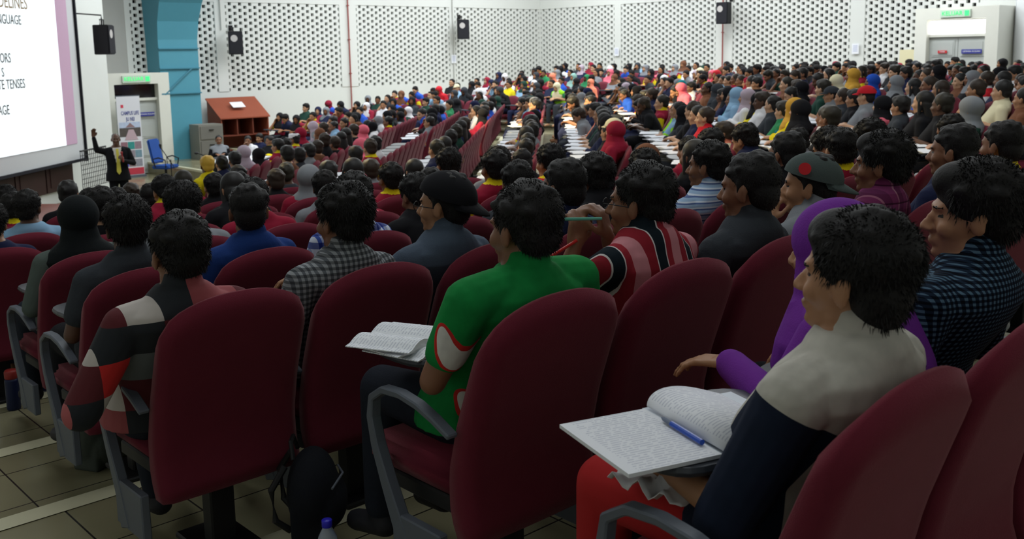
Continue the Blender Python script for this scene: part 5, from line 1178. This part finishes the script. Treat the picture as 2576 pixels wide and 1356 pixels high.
# ------------------------------------------------------------------ tables and helpers by the side wall
CLO = cloth('table_cloth_navy', 30, 40, 70)
def table(loc, rz, w, lab):
    r = thing('table', lab, 'table', loc, rz); bm = bmesh.new(); box(bm, (0, 0, .73), (w, .6, .03)); obj('tabletop', bm, M('table_white', srgb(212, 214, 220), rough=.5), r)
    bm = bmesh.new(); box(bm, (0, -.27, .52), (w-.04, .02, .40)); obj('modesty_panel', bm, CLO, r)
    for sx in (-1, 1):
        for sy in (-1, 1): bm = bmesh.new(); tube(bm, [(sx*(w/2-.06), sy*.24, 0), (sx*(w/2-.06), sy*.24, .72)], .016); obj('leg', bm, DARKM, r)
for i, (px, D, w, rz, lab) in enumerate(((640, 24.3, 1.5, .75, 'white topped table with papers in front of the wooden pigeonhole cabinet'), (575, 24.0, 1.5, .75, 'white topped table left of the cabinet table'), )):
    d = ray(px, 380); d = d*(D/d.dot(_F)); table((d.x, d.y, FL0), rz, w, lab)
    for j in range(3):
        o = link('booklet', BOOK); o.location = (d.x+(-.4+.4*j)*cos(rz), d.y+(-.4+.4*j)*sin(rz), FL0+.747); o.rotation_euler = (0, 0, rz+.2*j); tag(o, ('left', 'middle', 'right')[j]+' open booklet on the table '+('before the wooden cabinet', 'left of the cabinet table')[i], 'booklet')
def side_person(px, D, rz, hr, a, b, lab, arc=0):
    d = ray(px, 340); d = d*(D/d.dot(_F)); ar = ARC[arc]
    c = thing('stacking_chair', 'dark chair under the '+lab.split(' ', 1)[1][:0]+lab, 'chair', (d.x, d.y, FL0), rz)
    c['label'] = 'dark chair of the '+lab
    bm = bmesh.new(); box(bm, (0, .42, .42), (.42, .42, .04)); obj('seat', bm, DARKM, c); bm = bmesh.new(); box(bm, (0, .13, .68), (.4, .03, .36), rx=-.1); obj('backrest', bm, DARKM, c)
    for sx in (-1, 1):
        for y in (.2, .62): bm = bmesh.new(); tube(bm, [(sx*.19, y, 0), (sx*.19, y, .42)], .012); obj('leg', bm, DARKM, c)
    r = link('person', ar['body'], None, (d.x, d.y, FL0), (0, 0, rz)); r.color = (*SKC[R_.choice([0, 1])], 1); tag(r, lab, 'person')
    put('shirt', shirtv(ar['long'], a, b), r, srgb(*COLS[a])); put('trousers', ar['trousers'], r, srgb(*COLS['black']))
    kind, _, hc = hr.partition(':'); put('headscarf' if hc else 'hair', HAIRS[kind], r, srgb(*COLS[hc]) if hc else (.012, .011, .011), ar['T'])
side_person(548, 25.6, 2.75, 'short3', 'grey', 'black', 'person in grey top with black sleeves before the metal cabinet', 0)
side_person(636, 25.4, 2.3, 'short', 'white', 'white', 'person in white top leaning on hand at the cabinet table', 5)
side_person(664, 25.9, 2.1, 'short2', 'navy', 'navy', 'person in navy top standing out beside the fire extinguisher', 0)
side_person(694, 25.0, 1.9, 'short', 'black', 'yellow', 'person in black top with yellow sleeves right of the cabinet table', 2)
# goose-neck table microphone
d = ray(520, 385); d = d*(21.3/d.dot(_F)); bm = bmesh.new(); tube(bm, [(d.x, d.y, FL0+.7), (d.x, d.y, FL0+.95), (d.x-.08, d.y, FL0+1.1), (d.x-.22, d.y-.02, FL0+1.16)], .012); ell(bm, (d.x-.24, d.y-.02, FL0+1.16), (.05, .03, .03), 10); box(bm, (d.x, d.y, FL0+.71), (.14, .14, .03)); box(bm, (d.x, d.y, FL0+.35), (.04, .04, .7)); box(bm, (d.x, d.y, FL0+.012), (.3, .3, .024))
tag(obj('microphone', bm, DARKM), 'goose-neck microphone on a stand before the metal cabinet', 'microphone')
